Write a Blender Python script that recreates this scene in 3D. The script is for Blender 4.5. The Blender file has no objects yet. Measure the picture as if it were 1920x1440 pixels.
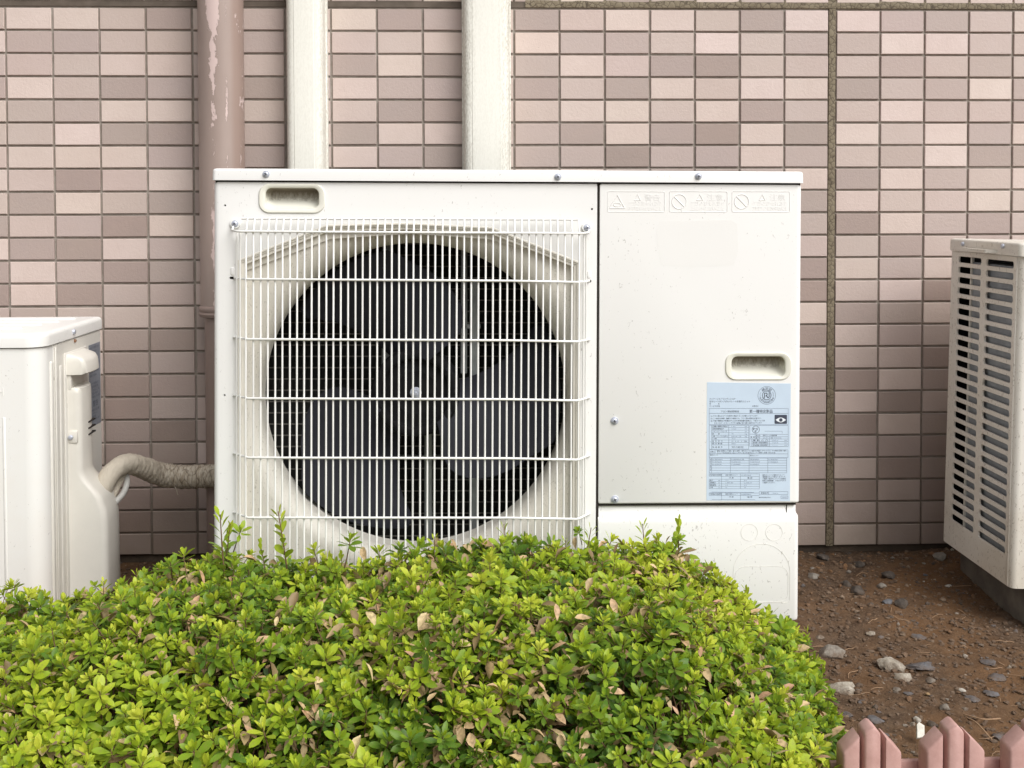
import bpy, bmesh, math, random
import numpy as np
from math import radians as R, pi, sin, cos, sqrt
from mathutils import Vector, Matrix, Euler, noise
from mathutils.geometry import tessellate_polygon

random.seed(7); np.random.seed(7)
SC = bpy.context.scene
COL = SC.collection

# ------------------------------------------------------------------ camera
# Wall tile fronts lie in the plane Y = 0, camera stands 2.35 m in front of it, 0.785 m above the soil.
F, PX, PY = 2000.0, 960.0, 443.18
DIST, CAMZ = 2.35265, 0.785
YAW, PIT, ROL = -0.034376, 0.0277785, -0.0027142
def _rot(a, p, r):
    ca, sa, cp, sp, cr, sr = cos(a), sin(a), cos(p), sin(p), cos(r), sin(r)
    Ry = Matrix(((ca, 0, sa), (0, 1, 0), (-sa, 0, ca)))
    Rx = Matrix(((1, 0, 0), (0, cp, -sp), (0, sp, cp)))
    Rz = Matrix(((cr, -sr, 0), (sr, cr, 0), (0, 0, 1)))
    return Rz @ Rx @ Ry
RM = _rot(YAW, PIT, ROL)
def _w(v): return Vector((v[0], v[2], -v[1]))
cx, cy, cz = _w(RM[0]), -_w(RM[1]), -_w(RM[2])
cam = bpy.data.cameras.new('camera'); camo = bpy.data.objects.new('camera', cam); COL.objects.link(camo)
camo.matrix_world = Matrix(((cx.x, cy.x, cz.x, 0), (cx.y, cy.y, cz.y, -DIST), (cx.z, cy.z, cz.z, CAMZ), (0, 0, 0, 1)))
cam.sensor_width = 36; cam.lens = F / 1920 * 36; cam.shift_y = (PY - 720) / 1920
cam.clip_start = 0.02; cam.clip_end = 500
SC.camera = camo

# ------------------------------------------------------------------ world, sun, exposure
SUN_EL, SUN_AZ = 44.0, 38.0          # high, soft, from the right of the camera (azimuth measured from -Y towards +X)
w = bpy.data.worlds.new("World"); SC.world = w; w.use_nodes = True
nt = w.node_tree; nt.nodes.clear()
sky = nt.nodes.new('ShaderNodeTexSky'); sky.sky_type = 'NISHITA'; sky.sun_disc = False
sky.sun_elevation = R(SUN_EL); sky.sun_rotation = R(180 - SUN_AZ); sky.dust_density = 3.0; sky.air_density = 1.0
hs = nt.nodes.new('ShaderNodeHueSaturation'); hs.inputs['Saturation'].default_value = 0.22
bg = nt.nodes.new('ShaderNodeBackground'); bg.inputs['Strength'].default_value = 0.058
wo = nt.nodes.new('ShaderNodeOutputWorld')
nt.links.new(sky.outputs[0], hs.inputs['Color']); nt.links.new(hs.outputs[0], bg.inputs['Color']); nt.links.new(bg.outputs[0], wo.inputs[0])
sl = bpy.data.lights.new('sun', 'SUN'); sl.energy = 1.5; sl.angle = R(45); sl.color = (1.0, 0.985, 0.965)
so = bpy.data.objects.new('sun', sl); COL.objects.link(so)
sd = Vector((sin(R(SUN_AZ)) * cos(R(SUN_EL)), -cos(R(SUN_AZ)) * cos(R(SUN_EL)), sin(R(SUN_EL))))
so.rotation_euler = sd.to_track_quat('Z', 'Y').to_euler(); so.location = sd * 6
SC.view_settings.view_transform = 'Standard'; SC.view_settings.look = 'None'
SC.view_settings.gamma = 1; SC.view_settings.use_curve_mapping = False
SC.view_settings.exposure = 1.09
SC.render.engine = 'CYCLES'
SC.cycles.max_bounces = 8; SC.cycles.use_denoising = True

# measuring helpers: a sight line from the viewpoint met with a real plane
def ray(px, py):
    d = RM.transposed() @ Vector(((px - PX) / F, (py - PY) / F, 1.0))
    return Vector((d[0], d[2], -d[1]))
O = Vector((0, -DIST, CAMZ))
def at(px, py, Y):
    d = ray(px, py); return O + d * ((Y - O.y) / d.y)
def atz(px, py, Z=0.0):
    d = ray(px, py); return O + d * ((Z - O.z) / d.z)
def atx(px, py, X):
    d = ray(px, py); return O + d * ((X - O.x) / d.x)

# ------------------------------------------------------------------ materials
class NT:
    def __init__(s, name):
        s.m = bpy.data.materials.new(name); s.m.use_nodes = True; s.t = s.m.node_tree; s.t.nodes.clear()
        s.out = s.n('ShaderNodeOutputMaterial'); s.b = s.n('ShaderNodeBsdfPrincipled')
        s.t.links.new(s.b.outputs[0], s.out.inputs[0])
        s.tc = s.n('ShaderNodeTexCoord').outputs['Object']
    def n(s, k, **kw):
        x = s.t.nodes.new(k)
        for a, v in kw.items(): setattr(x, a, v)
        return x
    def set(s, sock, v):
        if isinstance(v, bpy.types.NodeSocket): s.t.links.new(v, sock)
        elif isinstance(v, (tuple, list)) and len(v) == 3 and sock.type == 'RGBA': sock.default_value = (*v, 1)
        else: sock.default_value = v
    def scaled(s, sc):
        m = s.n('ShaderNodeMapping'); s.set(m.inputs[0], s.tc); m.inputs['Scale'].default_value = sc; return m.outputs[0]
    def noise(s, scale, detail=4, rough=.55, vec=None, stretch=None, dist=0):
        x = s.n('ShaderNodeTexNoise'); s.set(x.inputs['Vector'], s.scaled(stretch) if stretch else (vec or s.tc))
        x.inputs['Scale'].default_value = scale; x.inputs['Detail'].default_value = detail
        x.inputs['Roughness'].default_value = rough; x.inputs['Distortion'].default_value = dist
        return x.outputs[0]
    def ramp(s, f, stops):
        x = s.n('ShaderNodeValToRGB'); s.set(x.inputs[0], f); e = x.color_ramp.elements
        while len(e) < len(stops): e.new(.5)
        for i, (p, c) in enumerate(stops):
            e[i].position = p; e[i].color = (*c, 1) if isinstance(c, (tuple, list)) else (c, c, c, 1)
        return x.outputs[0]
    def mix(s, f, a, b, mode='MIX'):
        x = s.n('ShaderNodeMix', data_type='RGBA', blend_type=mode)
        s.set(x.inputs[0], f); s.set(x.inputs[6], a); s.set(x.inputs[7], b); return x.outputs[2]
    def math(s, op, a, b=0.0, c=0.0, clamp=False):
        x = s.n('ShaderNodeMath', operation=op); x.use_clamp = clamp
        s.set(x.inputs[0], a); s.set(x.inputs[1], b)
        if op in ('MULTIPLY_ADD', 'COMPARE'): s.set(x.inputs[2], c)
        return x.outputs[0]
    def bump(s, h, strength=.3, dist=.001):
        x = s.n('ShaderNodeBump'); s.set(x.inputs['Height'], h); x.inputs['Strength'].default_value = strength
        x.inputs['Distance'].default_value = dist; s.set(s.b.inputs['Normal'], x.outputs[0]); return x
    def done(s, col, rough=.5, metal=0.0, spec=None):
        s.set(s.b.inputs['Base Color'], col); s.set(s.b.inputs['Roughness'], rough); s.set(s.b.inputs['Metallic'], metal)
        if spec is not None: s.b.inputs['Specular IOR Level'].default_value = spec
        return s.m

def paint(name, col, rough=.42, dirt=(.55, .5, .42), dirt_amt=.12, speck=.0, speck_col=(.16, .13, .10), speck_scale=260, orange=.12):
    t = NT(name)
    big = t.noise(3.2, 5, .6)
    c = t.mix(t.ramp(big, [(.42, 0.0), (.72, dirt_amt)]), col, tuple(a * b for a, b in zip(col, dirt)))
    if speck > 0:
        # fine marks: stretched noise, clipped hard, gated by a broader noise so they cluster
        f = t.noise(speck_scale, 2, .5, stretch=(1.0, 1.0, .55), dist=1.2)
        g = t.noise(11, 3, .6)
        f2 = t.math('ADD', f, t.math('MULTIPLY', g, .22))
        c = t.mix(t.ramp(f2, [(.835 - speck * .1, 0.0), (.875 - speck * .1, .42)]), c, speck_col)
    t.bump(t.noise(650, 2, .5), orange, .0004)
    return t.done(c, t.ramp(big, [(.3, rough - .05), (.7, rough + .1)]))
def plain(name, col, rough=.5, metal=0.0, var=.12, scale=40, bump=.15, bdist=.0006):
    t = NT(name); n = t.noise(scale, 5, .6)
    c = t.mix(t.ramp(n, [(.3, 0.0), (.7, 1.0)]), tuple(x * (1 - var) for x in col), tuple(min(1, x * (1 + var)) for x in col))
    t.bump(t.noise(scale * 6, 4, .6), bump, bdist)
    return t.done(c, rough, metal)

M = {}
M['white'] = paint('ivory_enamel', (.835, .83, .81), .42, (.84, .8, .72), .10, .20)
M['white_low'] = paint('ivory_enamel_spattered', (.835, .83, .81), .45, (.8, .75, .66), .15, .62, speck_scale=200)
M['lid'] = paint('ivory_lid', (.84, .835, .815), .38, (.86, .82, .75), .1, .15)
M['wire'] = plain('vinyl_coated_wire', (.84, .833, .80), .35, 0, .03, 30, .05)
M['recess'] = paint('ivory_recess_dusty', (.72, .69, .62), .55, (.72, .66, .55), .5, .95, (.20, .17, .12), 420)
M['trim'] = paint('ivory_shroud_trim', (.78, .75, .68), .5, (.8, .74, .64), .4, .2, (.25, .21, .15), 300)
M['handle'] = paint('cream_plastic', (.76, .75, .66), .4, (.85, .8, .7), .1, 0)
t = NT('cream_plastic_grimy')       # grime collects in the upper half of the hand recess
sx = t.n('ShaderNodeSeparateXYZ'); t.set(sx.inputs[0], t.tc)
gr = t.math('ADD', t.math('MULTIPLY', sx.outputs[2], 42.0), t.math('MULTIPLY', t.noise(180, 5, .7, stretch=(1, 1, .5)), 1.1))
M['grime'] = t.done(t.mix(t.ramp(gr, [(.40, 0.0), (.62, .5), (1.0, .92)]), (.76, .75, .66), (.17, .14, .09)), .7)
M['fan'] = plain('charcoal_plastic', (.022, .0225, .030), .7, 0, .12, 20, .1)
M['hub'] = plain('black_plastic', (.010, .0098, .011), .7, 0, .2, 60, .3)
M['dark'] = plain('dark_interior', (.012, .012, .012), .8)
t = NT('fin_stack'); wv = t.n('ShaderNodeTexWave'); t.set(wv.inputs['Vector'], t.tc); wv.inputs['Scale'].default_value = 260; wv.inputs['Distortion'].default_value = .6
t.bump(wv.outputs[1], .6, .001)
M['fins'] = t.done(t.mix(wv.outputs[1], (.016, .016, .015), (.06, .06, .055)), .5, .3)
t = NT('fin_stack_pale'); wv = t.n('ShaderNodeTexWave', bands_direction='Y'); t.set(wv.inputs['Vector'], t.tc); wv.inputs['Scale'].default_value = 220; wv.inputs['Distortion'].default_value = 1.5
t.bump(wv.outputs[1], .6, .001)
M['fins_pale'] = t.done(t.mix(t.noise(35, 4, .6), (.20, .225, .25), (.42, .45, .48)), .45, .5)
M['steel'] = plain('galvanised_bracket', (.32, .34, .335), .45, .5, .2, 30)
M['copper'] = plain('dull_tube', (.30, .29, .25), .45, .2)
M['screw'] = plain('zinc_screw', (.55, .58, .66), .35, .35, .1, 400)
M['screw_hole'] = plain('screw_recess', (.06, .06, .07), .5, .5)
M['washer'] = plain('nylon_washer', (.85, .85, .82), .4, 0, .03)
M['hole'] = plain('hole_black', (.02, .015, .012), .9)
M['label'] = plain('pale_blue_label', (.56, .67, .79), .35, 0, .03, 30, .03)
M['ink'] = plain('label_ink', (.05, .06, .09), .5, 0, .05)
M['ink_mid'] = plain('label_ink_thin', (.16, .2, .27), .5, 0, .05)
M['label_grey'] = plain('grey_label', (.22, .24, .28), .4, 0, .08)
M['label_white'] = plain('label_white', (.75, .8, .85), .5)
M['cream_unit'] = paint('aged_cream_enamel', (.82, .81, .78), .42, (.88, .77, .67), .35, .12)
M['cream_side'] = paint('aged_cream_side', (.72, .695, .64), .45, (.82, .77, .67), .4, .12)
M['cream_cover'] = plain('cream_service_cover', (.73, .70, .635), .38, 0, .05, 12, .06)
M['beige_unit'] = paint('beige_enamel_dirty', (.735, .705, .64), .45, (.62, .54, .42), .5, .98, (.17, .12, .07), 230)
M['duct'] = paint('ivory_duct_cover', (.76, .75, .68), .5, (.8, .76, .66), .3, 0)
t = NT('ivory_duct_weathered')
st = t.noise(30, 6, .75, stretch=(6, 6, .35)); fine = t.noise(420, 3, .6, stretch=(1, 1, .35))
sx = t.n('ShaderNodeSeparateXYZ'); t.set(sx.inputs[0], t.tc)
edge = t.math('ABSOLUTE', sx.outputs[0])
ed = t.ramp(edge, [(.022, 0.0), (.046, .55)])
msk = t.math('MULTIPLY', t.math('ADD', .10, t.math('MULTIPLY', ed, .9)), t.ramp(t.math('ADD', t.math('MULTIPLY', fine, .6), t.math('MULTIPLY', st, .4)), [(.44, 0.0), (.60, 1.0)]))
t.bump(fine, .15, .0006)
M['duct'] = t.done(t.mix(msk, (.78, .77, .70), (.27, .235, .16)), .55)

# mauve-brown paint flaking off the drain pipe
t = NT('peeling_brown_paint')
sx = t.n('ShaderNodeSeparateXYZ'); t.set(sx.inputs[0], t.tc)
edge_n = t.noise(58, 8, .68, stretch=(1, 1, .45), dist=.6); wob = t.noise(5, 3, .5, stretch=(.01, .01, 1))
xc = t.math('ADD', sx.outputs[0], t.math('MULTIPLY', t.math('SUBTRACT', wob, .5), .02))
d1 = t.math('ABSOLUTE', t.math('ADD', xc, .006))
w1 = t.math('MAXIMUM', t.math('MULTIPLY', t.math('SUBTRACT', sx.outputs[2], .93), .040), .0)
lim = t.math('ADD', w1, t.math('MULTIPLY', t.math('SUBTRACT', edge_n, .5), .046))
p1 = t.math('GREATER_THAN', lim, d1)
d2 = t.math('ABSOLUTE', t.math('SUBTRACT', xc, .021))
p2 = t.math('GREATER_THAN', t.math('MULTIPLY', t.math('SUBTRACT', t.noise(30, 8, .75, stretch=(1, 1, .25)), .56), .045), d2)
p3 = t.math('GREATER_THAN', t.math('MULTIPLY', t.math('SUBTRACT', t.noise(46, 8, .75, stretch=(1, 1, .4)), .59), .09), t.math('ABSOLUTE', t.math('SUBTRACT', xc, .043)))
peel = t.math('MAXIMUM', t.math('MAXIMUM', p1, p2), p3)
bn = t.noise(9, 5, .6, stretch=(1, 1, .3))
base = t.mix(t.ramp(bn, [(.35, 0.0), (.65, 1.0)]), (.31, .238, .208), (.365, .285, .25))
brown = t.mix(t.ramp(sx.outputs[0], [(.028, 0.0), (.034, .6)]), base, (.29, .20, .165))
t.bump(t.math('ADD', t.math('MULTIPLY', peel, -.6), t.math('MULTIPLY', edge_n, .15)), .8, .0012)
M['pipe'] = t.done(t.mix(peel, brown, (.60, .47, .44)), t.math('MULTIPLY_ADD', peel, .2, .38))
M['pipe_low'] = plain('brown_pipe_paint', (.275, .205, .178), .4, 0, .08, 14, .15)

# wall
t = NT('mortar'); n1 = t.noise(55, 5, .7); n2 = t.noise(5, 4, .6)
sx = t.n('ShaderNodeSeparateXYZ'); t.set(sx.inputs[0], t.tc)
damp = t.ramp(t.math('ADD', sx.outputs[2], t.math('MULTIPLY', t.noise(4, 4, .6), .3)), [(.12, 1.0), (.42, 0.0)])
c = t.mix(t.ramp(n1, [(.3, 0.0), (.7, 1.0)]), (.25, .215, .18), (.37, .335, .295))
c = t.mix(t.ramp(n2, [(.4, 0.0), (.65, .5)]), c, (.17, .13, .10)); c = t.mix(damp, c, (.13, .095, .065))
t.bump(n1, .6, .002); M['mortar'] = t.done(c, .85)

def tile_mat(name, attr):
    t = NT(name)
    if attr: a = t.n('ShaderNodeAttribute', attribute_name='tint'); base = a.outputs['Color']; vec = t.tc
    else:
        oi = t.n('ShaderNodeObjectInfo'); base = oi.outputs['Color']
        g = t.n('ShaderNodeNewGeometry'); vec = g.outputs['Position']
    m1 = t.noise(26, 5, .65, vec); m2 = t.noise(5.5, 3, .5, vec); m3 = t.noise(520, 2, .5, vec)
    c = t.mix(t.ramp(m1, [(.35, 0.0), (.72, .35)]), base, (.43, .33, .27), 'MIX')
    c = t.mix(.5, base, c)
    c = t.mix(t.ramp(m2, [(.3, 0.0), (.7, .16)]), c, (.42, .30, .27))
    c = t.mix(t.ramp(t.noise(210, 2, .5, vec), [(.74, 0.0), (.78, .6)]), c, (.15, .10, .08))
    sx = t.n('ShaderNodeSeparateXYZ'); t.set(sx.inputs[0], vec)
    low = t.ramp(t.math('ADD', sx.outputs[2], t.math('MULTIPLY', t.noise(14, 5, .7, vec), .16)), [(.08, .55), (.22, .16), (.42, 0.0)])
    c = t.mix(low, c, (.21, .155, .105))       # rain-splashed soil on the lowest courses
    t.bump(t.math('ADD', t.math('MULTIPLY', t.noise(150, 3, .6, vec), 1.0), t.math('MULTIPLY', m3, .5)), .5, .0012)
    return t.done(c, .52)
M['tile'] = tile_mat('glazed_tile', False); M['tile_stuff'] = tile_mat('glazed_tile_field', True)

def sealant(name, a, b, crack):
    t = NT(name)
    v = t.n('ShaderNodeTexVoronoi', feature='DISTANCE_TO_EDGE'); v.inputs['Scale'].default_value = 95
    wn = t.n('ShaderNodeTexNoise'); t.set(wn.inputs['Vector'], t.tc); wn.inputs['Scale'].default_value = 30
    mx = t.n('ShaderNodeMix', data_type='VECTOR'); mx.inputs[0].default_value = .02
    t.set(mx.inputs[4], t.tc); t.set(mx.inputs[5], wn.outputs[1]); t.set(v.inputs['Vector'], mx.outputs[1])
    n = t.noise(22, 4, .6)
    c = t.mix(t.ramp(n, [(.3, 0.0), (.7, 1.0)]), a, b)
    if crack:
        k = t.ramp(v.outputs[0], [(.02, 1.0), (.07, 0.0)]); c = t.mix(t.math('MULTIPLY', k, .85), c, (.055, .038, .022))
        t.bump(v.outputs[0], .7, .002)
    else: t.bump(n, .5, .002)
    return t.done(c, .75)
M['sealant'] = sealant('cracked_olive_sealant', (.17, .135, .085), (.24, .20, .135), True)
M['sealant_dark'] = sealant('dark_joint', (.075, .058, .042), (.14, .11, .085), False)
M['footing'] = plain('damp_footing', (.09, .065, .045), .9, 0, .4, 14, .8, .004)
M['concrete'] = plain('rough_concrete', (.135, .118, .098), .9, 0, .35, 18, .8, .003)

t = NT('soil')
g = t.n('ShaderNodeNewGeometry').outputs['Position']
a = t.noise(3.0, 4, .6, g); b = t.noise(38, 6, .75, g); d = t.noise(240, 4, .7, g)
c = t.mix(t.ramp(b, [(.30, 0.0), (.68, 1.0)]), (.048, .029, .018), (.150, .098, .062))
c = t.mix(t.ramp(a, [(.44, 0.0), (.60, .55)]), c, (.175, .088, .036))
c = t.mix(t.ramp(d, [(.58, 0.0), (.72, .55)]), c, (.27, .19, .125))
c = t.mix(t.ramp(t.noise(120, 2, .5, g), [(.70, 0.0), (.74, .8)]), c, (.30, .25, .20))
sx = t.n('ShaderNodeSeparateXYZ'); t.set(sx.inputs[0], g)
c = t.mix(t.ramp(t.math('ADD', sx.outputs[1], t.math('MULTIPLY', t.noise(8, 4, .6, g), .3)), [(.46, 0.0), (.62, 0.0)]), c, (.04, .03, .02))
t.bump(t.math('ADD', b, t.math('MULTIPLY', d, .5)), .9, .006)
M['soil'] = t.done(c, .95, 0, .2)

def stone_mat(name, c1, c2, sc=60, rough=.85):
    t = NT(name); n = t.noise(sc, 6, .7); gp_ = t.n('ShaderNodeNewGeometry').outputs['Position']; z_ = t.n('ShaderNodeSeparateXYZ'); t.set(z_.inputs[0], gp_)
    t.bump(t.noise(sc * 2.5, 5, .7), .9, .003)
    c = t.mix(t.ramp(n, [(.35, 0.0), (.65, 1.0)]), c1, c2)
    grub = t.ramp(t.math('ADD', t.math('MULTIPLY', z_.outputs[2], -22.0), t.noise(90, 6, .75, gp_)), [(.28, 0.0), (.62, .85)])   # soil clinging to the lower part
    return t.done(t.mix(grub, c, (.11, .07, .043)), rough)
M['st_pale'] = stone_mat('pale_rubble', (.30, .26, .20), (.50, .46, .39))
M['st_grey'] = stone_mat('grey_stone', (.17, .15, .125), (.30, .275, .235))
M['st_slate'] = stone_mat('slate_chip', (.075, .08, .09), (.14, .145, .16), 40)
M['st_dark'] = stone_mat('dark_stone', (.045, .037, .03), (.10, .08, .065))
M['st_ochre'] = stone_mat('ochre_stone', (.35, .21, .09), (.50, .34, .17))
M['st_white'] = stone_mat('white_shard', (.52, .49, .42), (.72, .69, .62))
M['st_brown'] = stone_mat('brown_stone', (.14, .095, .06), (.24, .175, .12))

# bandage-wrapped pipe
t = NT('dirty_wrapping_tape')
b = t.noise(42, 8, .8, stretch=(2.6, 1, .7), dist=.8); n = t.noise(9, 4, .6)
v = t.n('ShaderNodeTexVoronoi', feature='DISTANCE_TO_EDGE'); t.set(v.inputs['Vector'], t.scaled((1.9, 1, .55))); v.inputs['Scale'].default_value = 62; v.inputs['Randomness'].default_value = 1.0
c = t.mix(t.ramp(b, [(.36, 0.0), (.62, 1.0)]), (.30, .235, .16), (.60, .535, .44))
sx = t.n('ShaderNodeSeparateXYZ'); t.set(sx.inputs[0], t.tc)
old = t.ramp(sx.outputs[0], [(.035, 0.0), (.09, 1.0)])
c = t.mix(t.math('MULTIPLY', old, t.math('MULTIPLY', t.ramp(v.outputs[0], [(.02, .8), (.12, 0.0)]), t.ramp(b, [(.4, 1.0), (.6, .2)]))), c, (.11, .08, .05))
t.bump(t.math('ADD', b, t.math('MULTIPLY', v.outputs[0], .8)), .7, .003)
M['tape'] = t.done(t.mix(old, (.56, .50, .41), c), .7)
M['hose'] = plain('pale_grey_hose', (.50, .49, .46), .5)
t = NT('pink_resin'); n = t.noise(60, 5, .65); n2 = t.noise(9, 3, .5)
c = t.mix(t.ramp(n, [(.3, 0.0), (.7, 1.0)]), (.42, .235, .205), (.53, .32, .285))
c = t.mix(t.ramp(n2, [(.4, 0.0), (.7, .35)]), c, (.60, .40, .36)); t.bump(t.noise(350, 4, .6), .25, .0008)
sx = t.n('ShaderNodeSeparateXYZ'); t.set(sx.inputs[0], t.tc)
mud = t.ramp(t.math('ADD', t.math('MULTIPLY', t.noise(34, 6, .72, stretch=(1, 1, .4)), 1.0), t.math('MULTIPLY', sx.outputs[2], -1.2)), [(.50, 0.0), (.62, .35)])
M['picket'] = t.done(t.mix(mud, c, (.24, .15, .11)), .55)

# foliage: 'tone' = (youth of the leaf, position along it, per-sprig random)
t = NT('azalea_leaf')
at_ = t.n('ShaderNodeAttribute', attribute_name='tone'); sp = t.n('ShaderNodeSeparateColor'); t.set(sp.inputs[0], at_.outputs['Color'])
oi = t.n('ShaderNodeObjectInfo'); sp2 = t.n('ShaderNodeSeparateColor'); t.set(sp2.inputs[0], oi.outputs['Color'])
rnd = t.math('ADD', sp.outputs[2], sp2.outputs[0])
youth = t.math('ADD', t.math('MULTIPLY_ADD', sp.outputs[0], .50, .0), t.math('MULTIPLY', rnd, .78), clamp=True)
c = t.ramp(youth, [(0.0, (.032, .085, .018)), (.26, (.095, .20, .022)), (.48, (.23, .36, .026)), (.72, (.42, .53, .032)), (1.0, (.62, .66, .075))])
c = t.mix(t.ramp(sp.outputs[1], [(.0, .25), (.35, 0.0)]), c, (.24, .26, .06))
c = t.mix(t.ramp(t.noise(260, 3, .6), [(.50, 0.0), (.72, .38)]), c, (.30, .25, .09))
t.set(t.b.inputs['Base Color'], c); t.b.inputs['Roughness'].default_value = .42; t.b.inputs['Specular IOR Level'].default_value = .30
tr = t.n('ShaderNodeBsdfTranslucent'); t.set(tr.inputs[0], t.mix(.5, c, (.45, .55, .06)))
ms = t.n('ShaderNodeMixShader'); ms.inputs[0].default_value = .34
t.t.links.new(t.b.outputs[0], ms.inputs[1]); t.t.links.new(tr.outputs[0], ms.inputs[2]); t.t.links.new(ms.outputs[0], t.out.inputs[0])
M['leaf'] = t.m
M['fan'].node_tree.nodes['Principled BSDF'].inputs['Specular IOR Level'].default_value = .25
M['hub'].node_tree.nodes['Principled BSDF'].inputs['Specular IOR Level'].default_value = .12
t = NT('withered_leaf_skin')
at_ = t.n('ShaderNodeAttribute', attribute_name='tone'); sp = t.n('ShaderNodeSeparateColor'); t.set(sp.inputs[0], at_.outputs['Color'])
oi = t.n('ShaderNodeObjectInfo'); sp2 = t.n('ShaderNodeSeparateColor'); t.set(sp2.inputs[0], oi.outputs['Color'])
c = t.ramp(t.math('ADD', sp.outputs[2], sp2.outputs[0], clamp=True), [(0, (.16, .10, .045)), (.3, (.34, .25, .12)), (.6, (.50, .36, .19)), (.85, (.52, .30, .18)), (1, (.62, .50, .26))])
c = t.mix(t.ramp(t.noise(190, 4, .6), [(.42, 0.0), (.66, .6)]), c, (.17, .12, .055))
M['dead'] = t.done(c, .6)
M['twig'] = plain('twig_bark', (.15, .085, .045), .8, 0, .3, 60, .5)
M['twig_green'] = plain('young_stem', (.27, .26, .08), .6, 0, .2, 60, .2)
M['straw'] = plain('dry_root', (.30, .19, .11), .85, 0, .25, 60)

# ------------------------------------------------------------------ mesh helpers
class MB:
    def __init__(s): s.v = []; s.f = []
    def add(s, v, f):
        k = len(s.v); s.v += [tuple(p) for p in v]; s.f += [tuple(i + k for i in q) for q in f]; return s
    def box(s, a, b):
        x0, y0, z0 = a; x1, y1, z1 = b
        return s.add([(x0, y0, z0), (x1, y0, z0), (x1, y1, z0), (x0, y1, z0), (x0, y0, z1), (x1, y0, z1), (x1, y1, z1), (x0, y1, z1)],
                     [(0, 3, 2, 1), (4, 5, 6, 7), (0, 1, 5, 4), (1, 2, 6, 5), (2, 3, 7, 6), (3, 0, 4, 7)])
    def bbox(s, a, b, r, seg=2):
        bm = bmesh.new(); bmesh.ops.create_cube(bm, size=1)
        for v in bm.verts: v.co = Vector([a[i] + (v.co[i] + .5) * (b[i] - a[i]) for i in range(3)])
        bmesh.ops.bevel(bm, geom=bm.edges[:], offset=r, segments=seg, affect='EDGES', profile=.5)
        bm.verts.index_update(); s.add([v.co[:] for v in bm.verts], [[v.index for v in f.verts] for f in bm.faces]); bm.free(); return s
    def loft(s, loops, cap0=False, cap1=False, closed=True):
        n = len(loops[0]); v = [p for L in loops for p in L]; f = []
        for i in range(len(loops) - 1):
            for j in range(n if closed else n - 1):
                a, b = i * n + j, i * n + (j + 1) % n; f.append((a, b, b + n, a + n))
        if cap0: f.append(tuple(range(n - 1, -1, -1)))
        if cap1: f.append(tuple(range((len(loops) - 1) * n, len(loops) * n)))
        return s.add(v, f)
    def tube(s, pts, r, seg=8, cap=True):
        pts = [Vector(p) for p in pts]; loops = []; up = None
        for i, p in enumerate(pts):
            d = (pts[min(i + 1, len(pts) - 1)] - pts[max(i - 1, 0)]).normalized()
            if up is None: up = Vector((0, 0, 1)) if abs(d.z) < .9 else Vector((0, 1, 0))
            u = d.cross(up).normalized(); up = u.cross(d).normalized()
            rr = r[i] if isinstance(r, (list, tuple)) else r
            loops.append([p + (u * cos(2 * pi * k / seg) + up * sin(2 * pi * k / seg)) * rr for k in range(seg)])
        return s.loft(loops, cap, cap)
    def disc(s, c, r, y0, y1, seg=20, bevel=0):   # short cylinder along Y (front face at y0)
        L = []
        for yy, rr in ((y1, r), (y0 + bevel, r), (y0, r - bevel)):
            L.append([(c[0] + rr * cos(2 * pi * k / seg), yy, c[1] + rr * sin(2 * pi * k / seg)) for k in range(seg)])
        return s.loft(L, False, True)
    def prism(s, poly, y0, y1):                   # poly of (x, z), extruded along Y
        n = len(poly); tri = tessellate_polygon([[Vector((x, z, 0)) for x, z in poly]])
        v = [(x, y0, z) for x, z in poly] + [(x, y1, z) for x, z in poly]
        f = [tuple(t) for t in tri] + [tuple(i + n for i in reversed(t)) for t in tri]
        f += [(i, (i + 1) % n, (i + 1) % n + n, i + n) for i in range(n)]
        return s.add(v, f)
    def face_with_holes(s, outer, holes, y):
        L = [[Vector((x, z, 0)) for x, z in p] for p in [outer] + holes]
        tri = tessellate_polygon(L); pts = [p for q in L for p in q]
        return s.add([(p.x, y, p.y) for p in pts], [tuple(t) for t in tri])
    def build(s, name, mat, parent=None, smooth=35, fixn=True):
        me = bpy.data.meshes.new(name); me.from_pydata(s.v, [], s.f)
        if fixn:
            bm = bmesh.new(); bm.from_mesh(me); bmesh.ops.remove_doubles(bm, verts=bm.verts[:], dist=1e-6)
            bmesh.ops.recalc_face_normals(bm, faces=bm.faces[:]); bm.to_mesh(me); bm.free()
        return mkobj(name, me, mat, parent, smooth)
def mkobj(name, me, mat, parent=None, smooth=35):
    if mat is not None and not me.materials: me.materials.append(mat)
    if smooth:
        me.polygons.foreach_set('use_smooth', [True] * len(me.polygons))
        try: me.set_sharp_from_angle(angle=R(smooth))
        except Exception: pass
    o = bpy.data.objects.new(name, me); COL.objects.link(o)
    if parent: o.parent = parent
    return o
def empty(name, loc=(0, 0, 0), rot=(0, 0, 0)):
    o = bpy.data.objects.new(name, None); COL.objects.link(o); o.location = loc; o.rotation_euler = rot; o.empty_display_size = .05
    return o
def tag(o, label=None, cat=None, group=None, kind=None):
    if label: o['label'] = label
    if cat: o['category'] = cat
    if group: o['group'] = group
    if kind: o['kind'] = kind
    return o
def clone(o, parent, loc=None):
    c = o.copy(); COL.objects.link(c); c.parent = parent
    if loc is not None: c.location = loc
    return c
def rrect(x0, z0, x1, z1, r, n=5):
    r = max(1e-5, min(r, (x1 - x0) / 2 - 1e-5, (z1 - z0) / 2 - 1e-5)); P = []
    for (a, b, s0) in ((x1 - r, z1 - r, 0), (x0 + r, z1 - r, 90), (x0 + r, z0 + r, 180), (x1 - r, z0 + r, 270)):
        for k in range(n + 1):
            q = R(s0 + 90 * k / n); P.append((a + r * cos(q), b + r * sin(q)))
    return P
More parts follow.
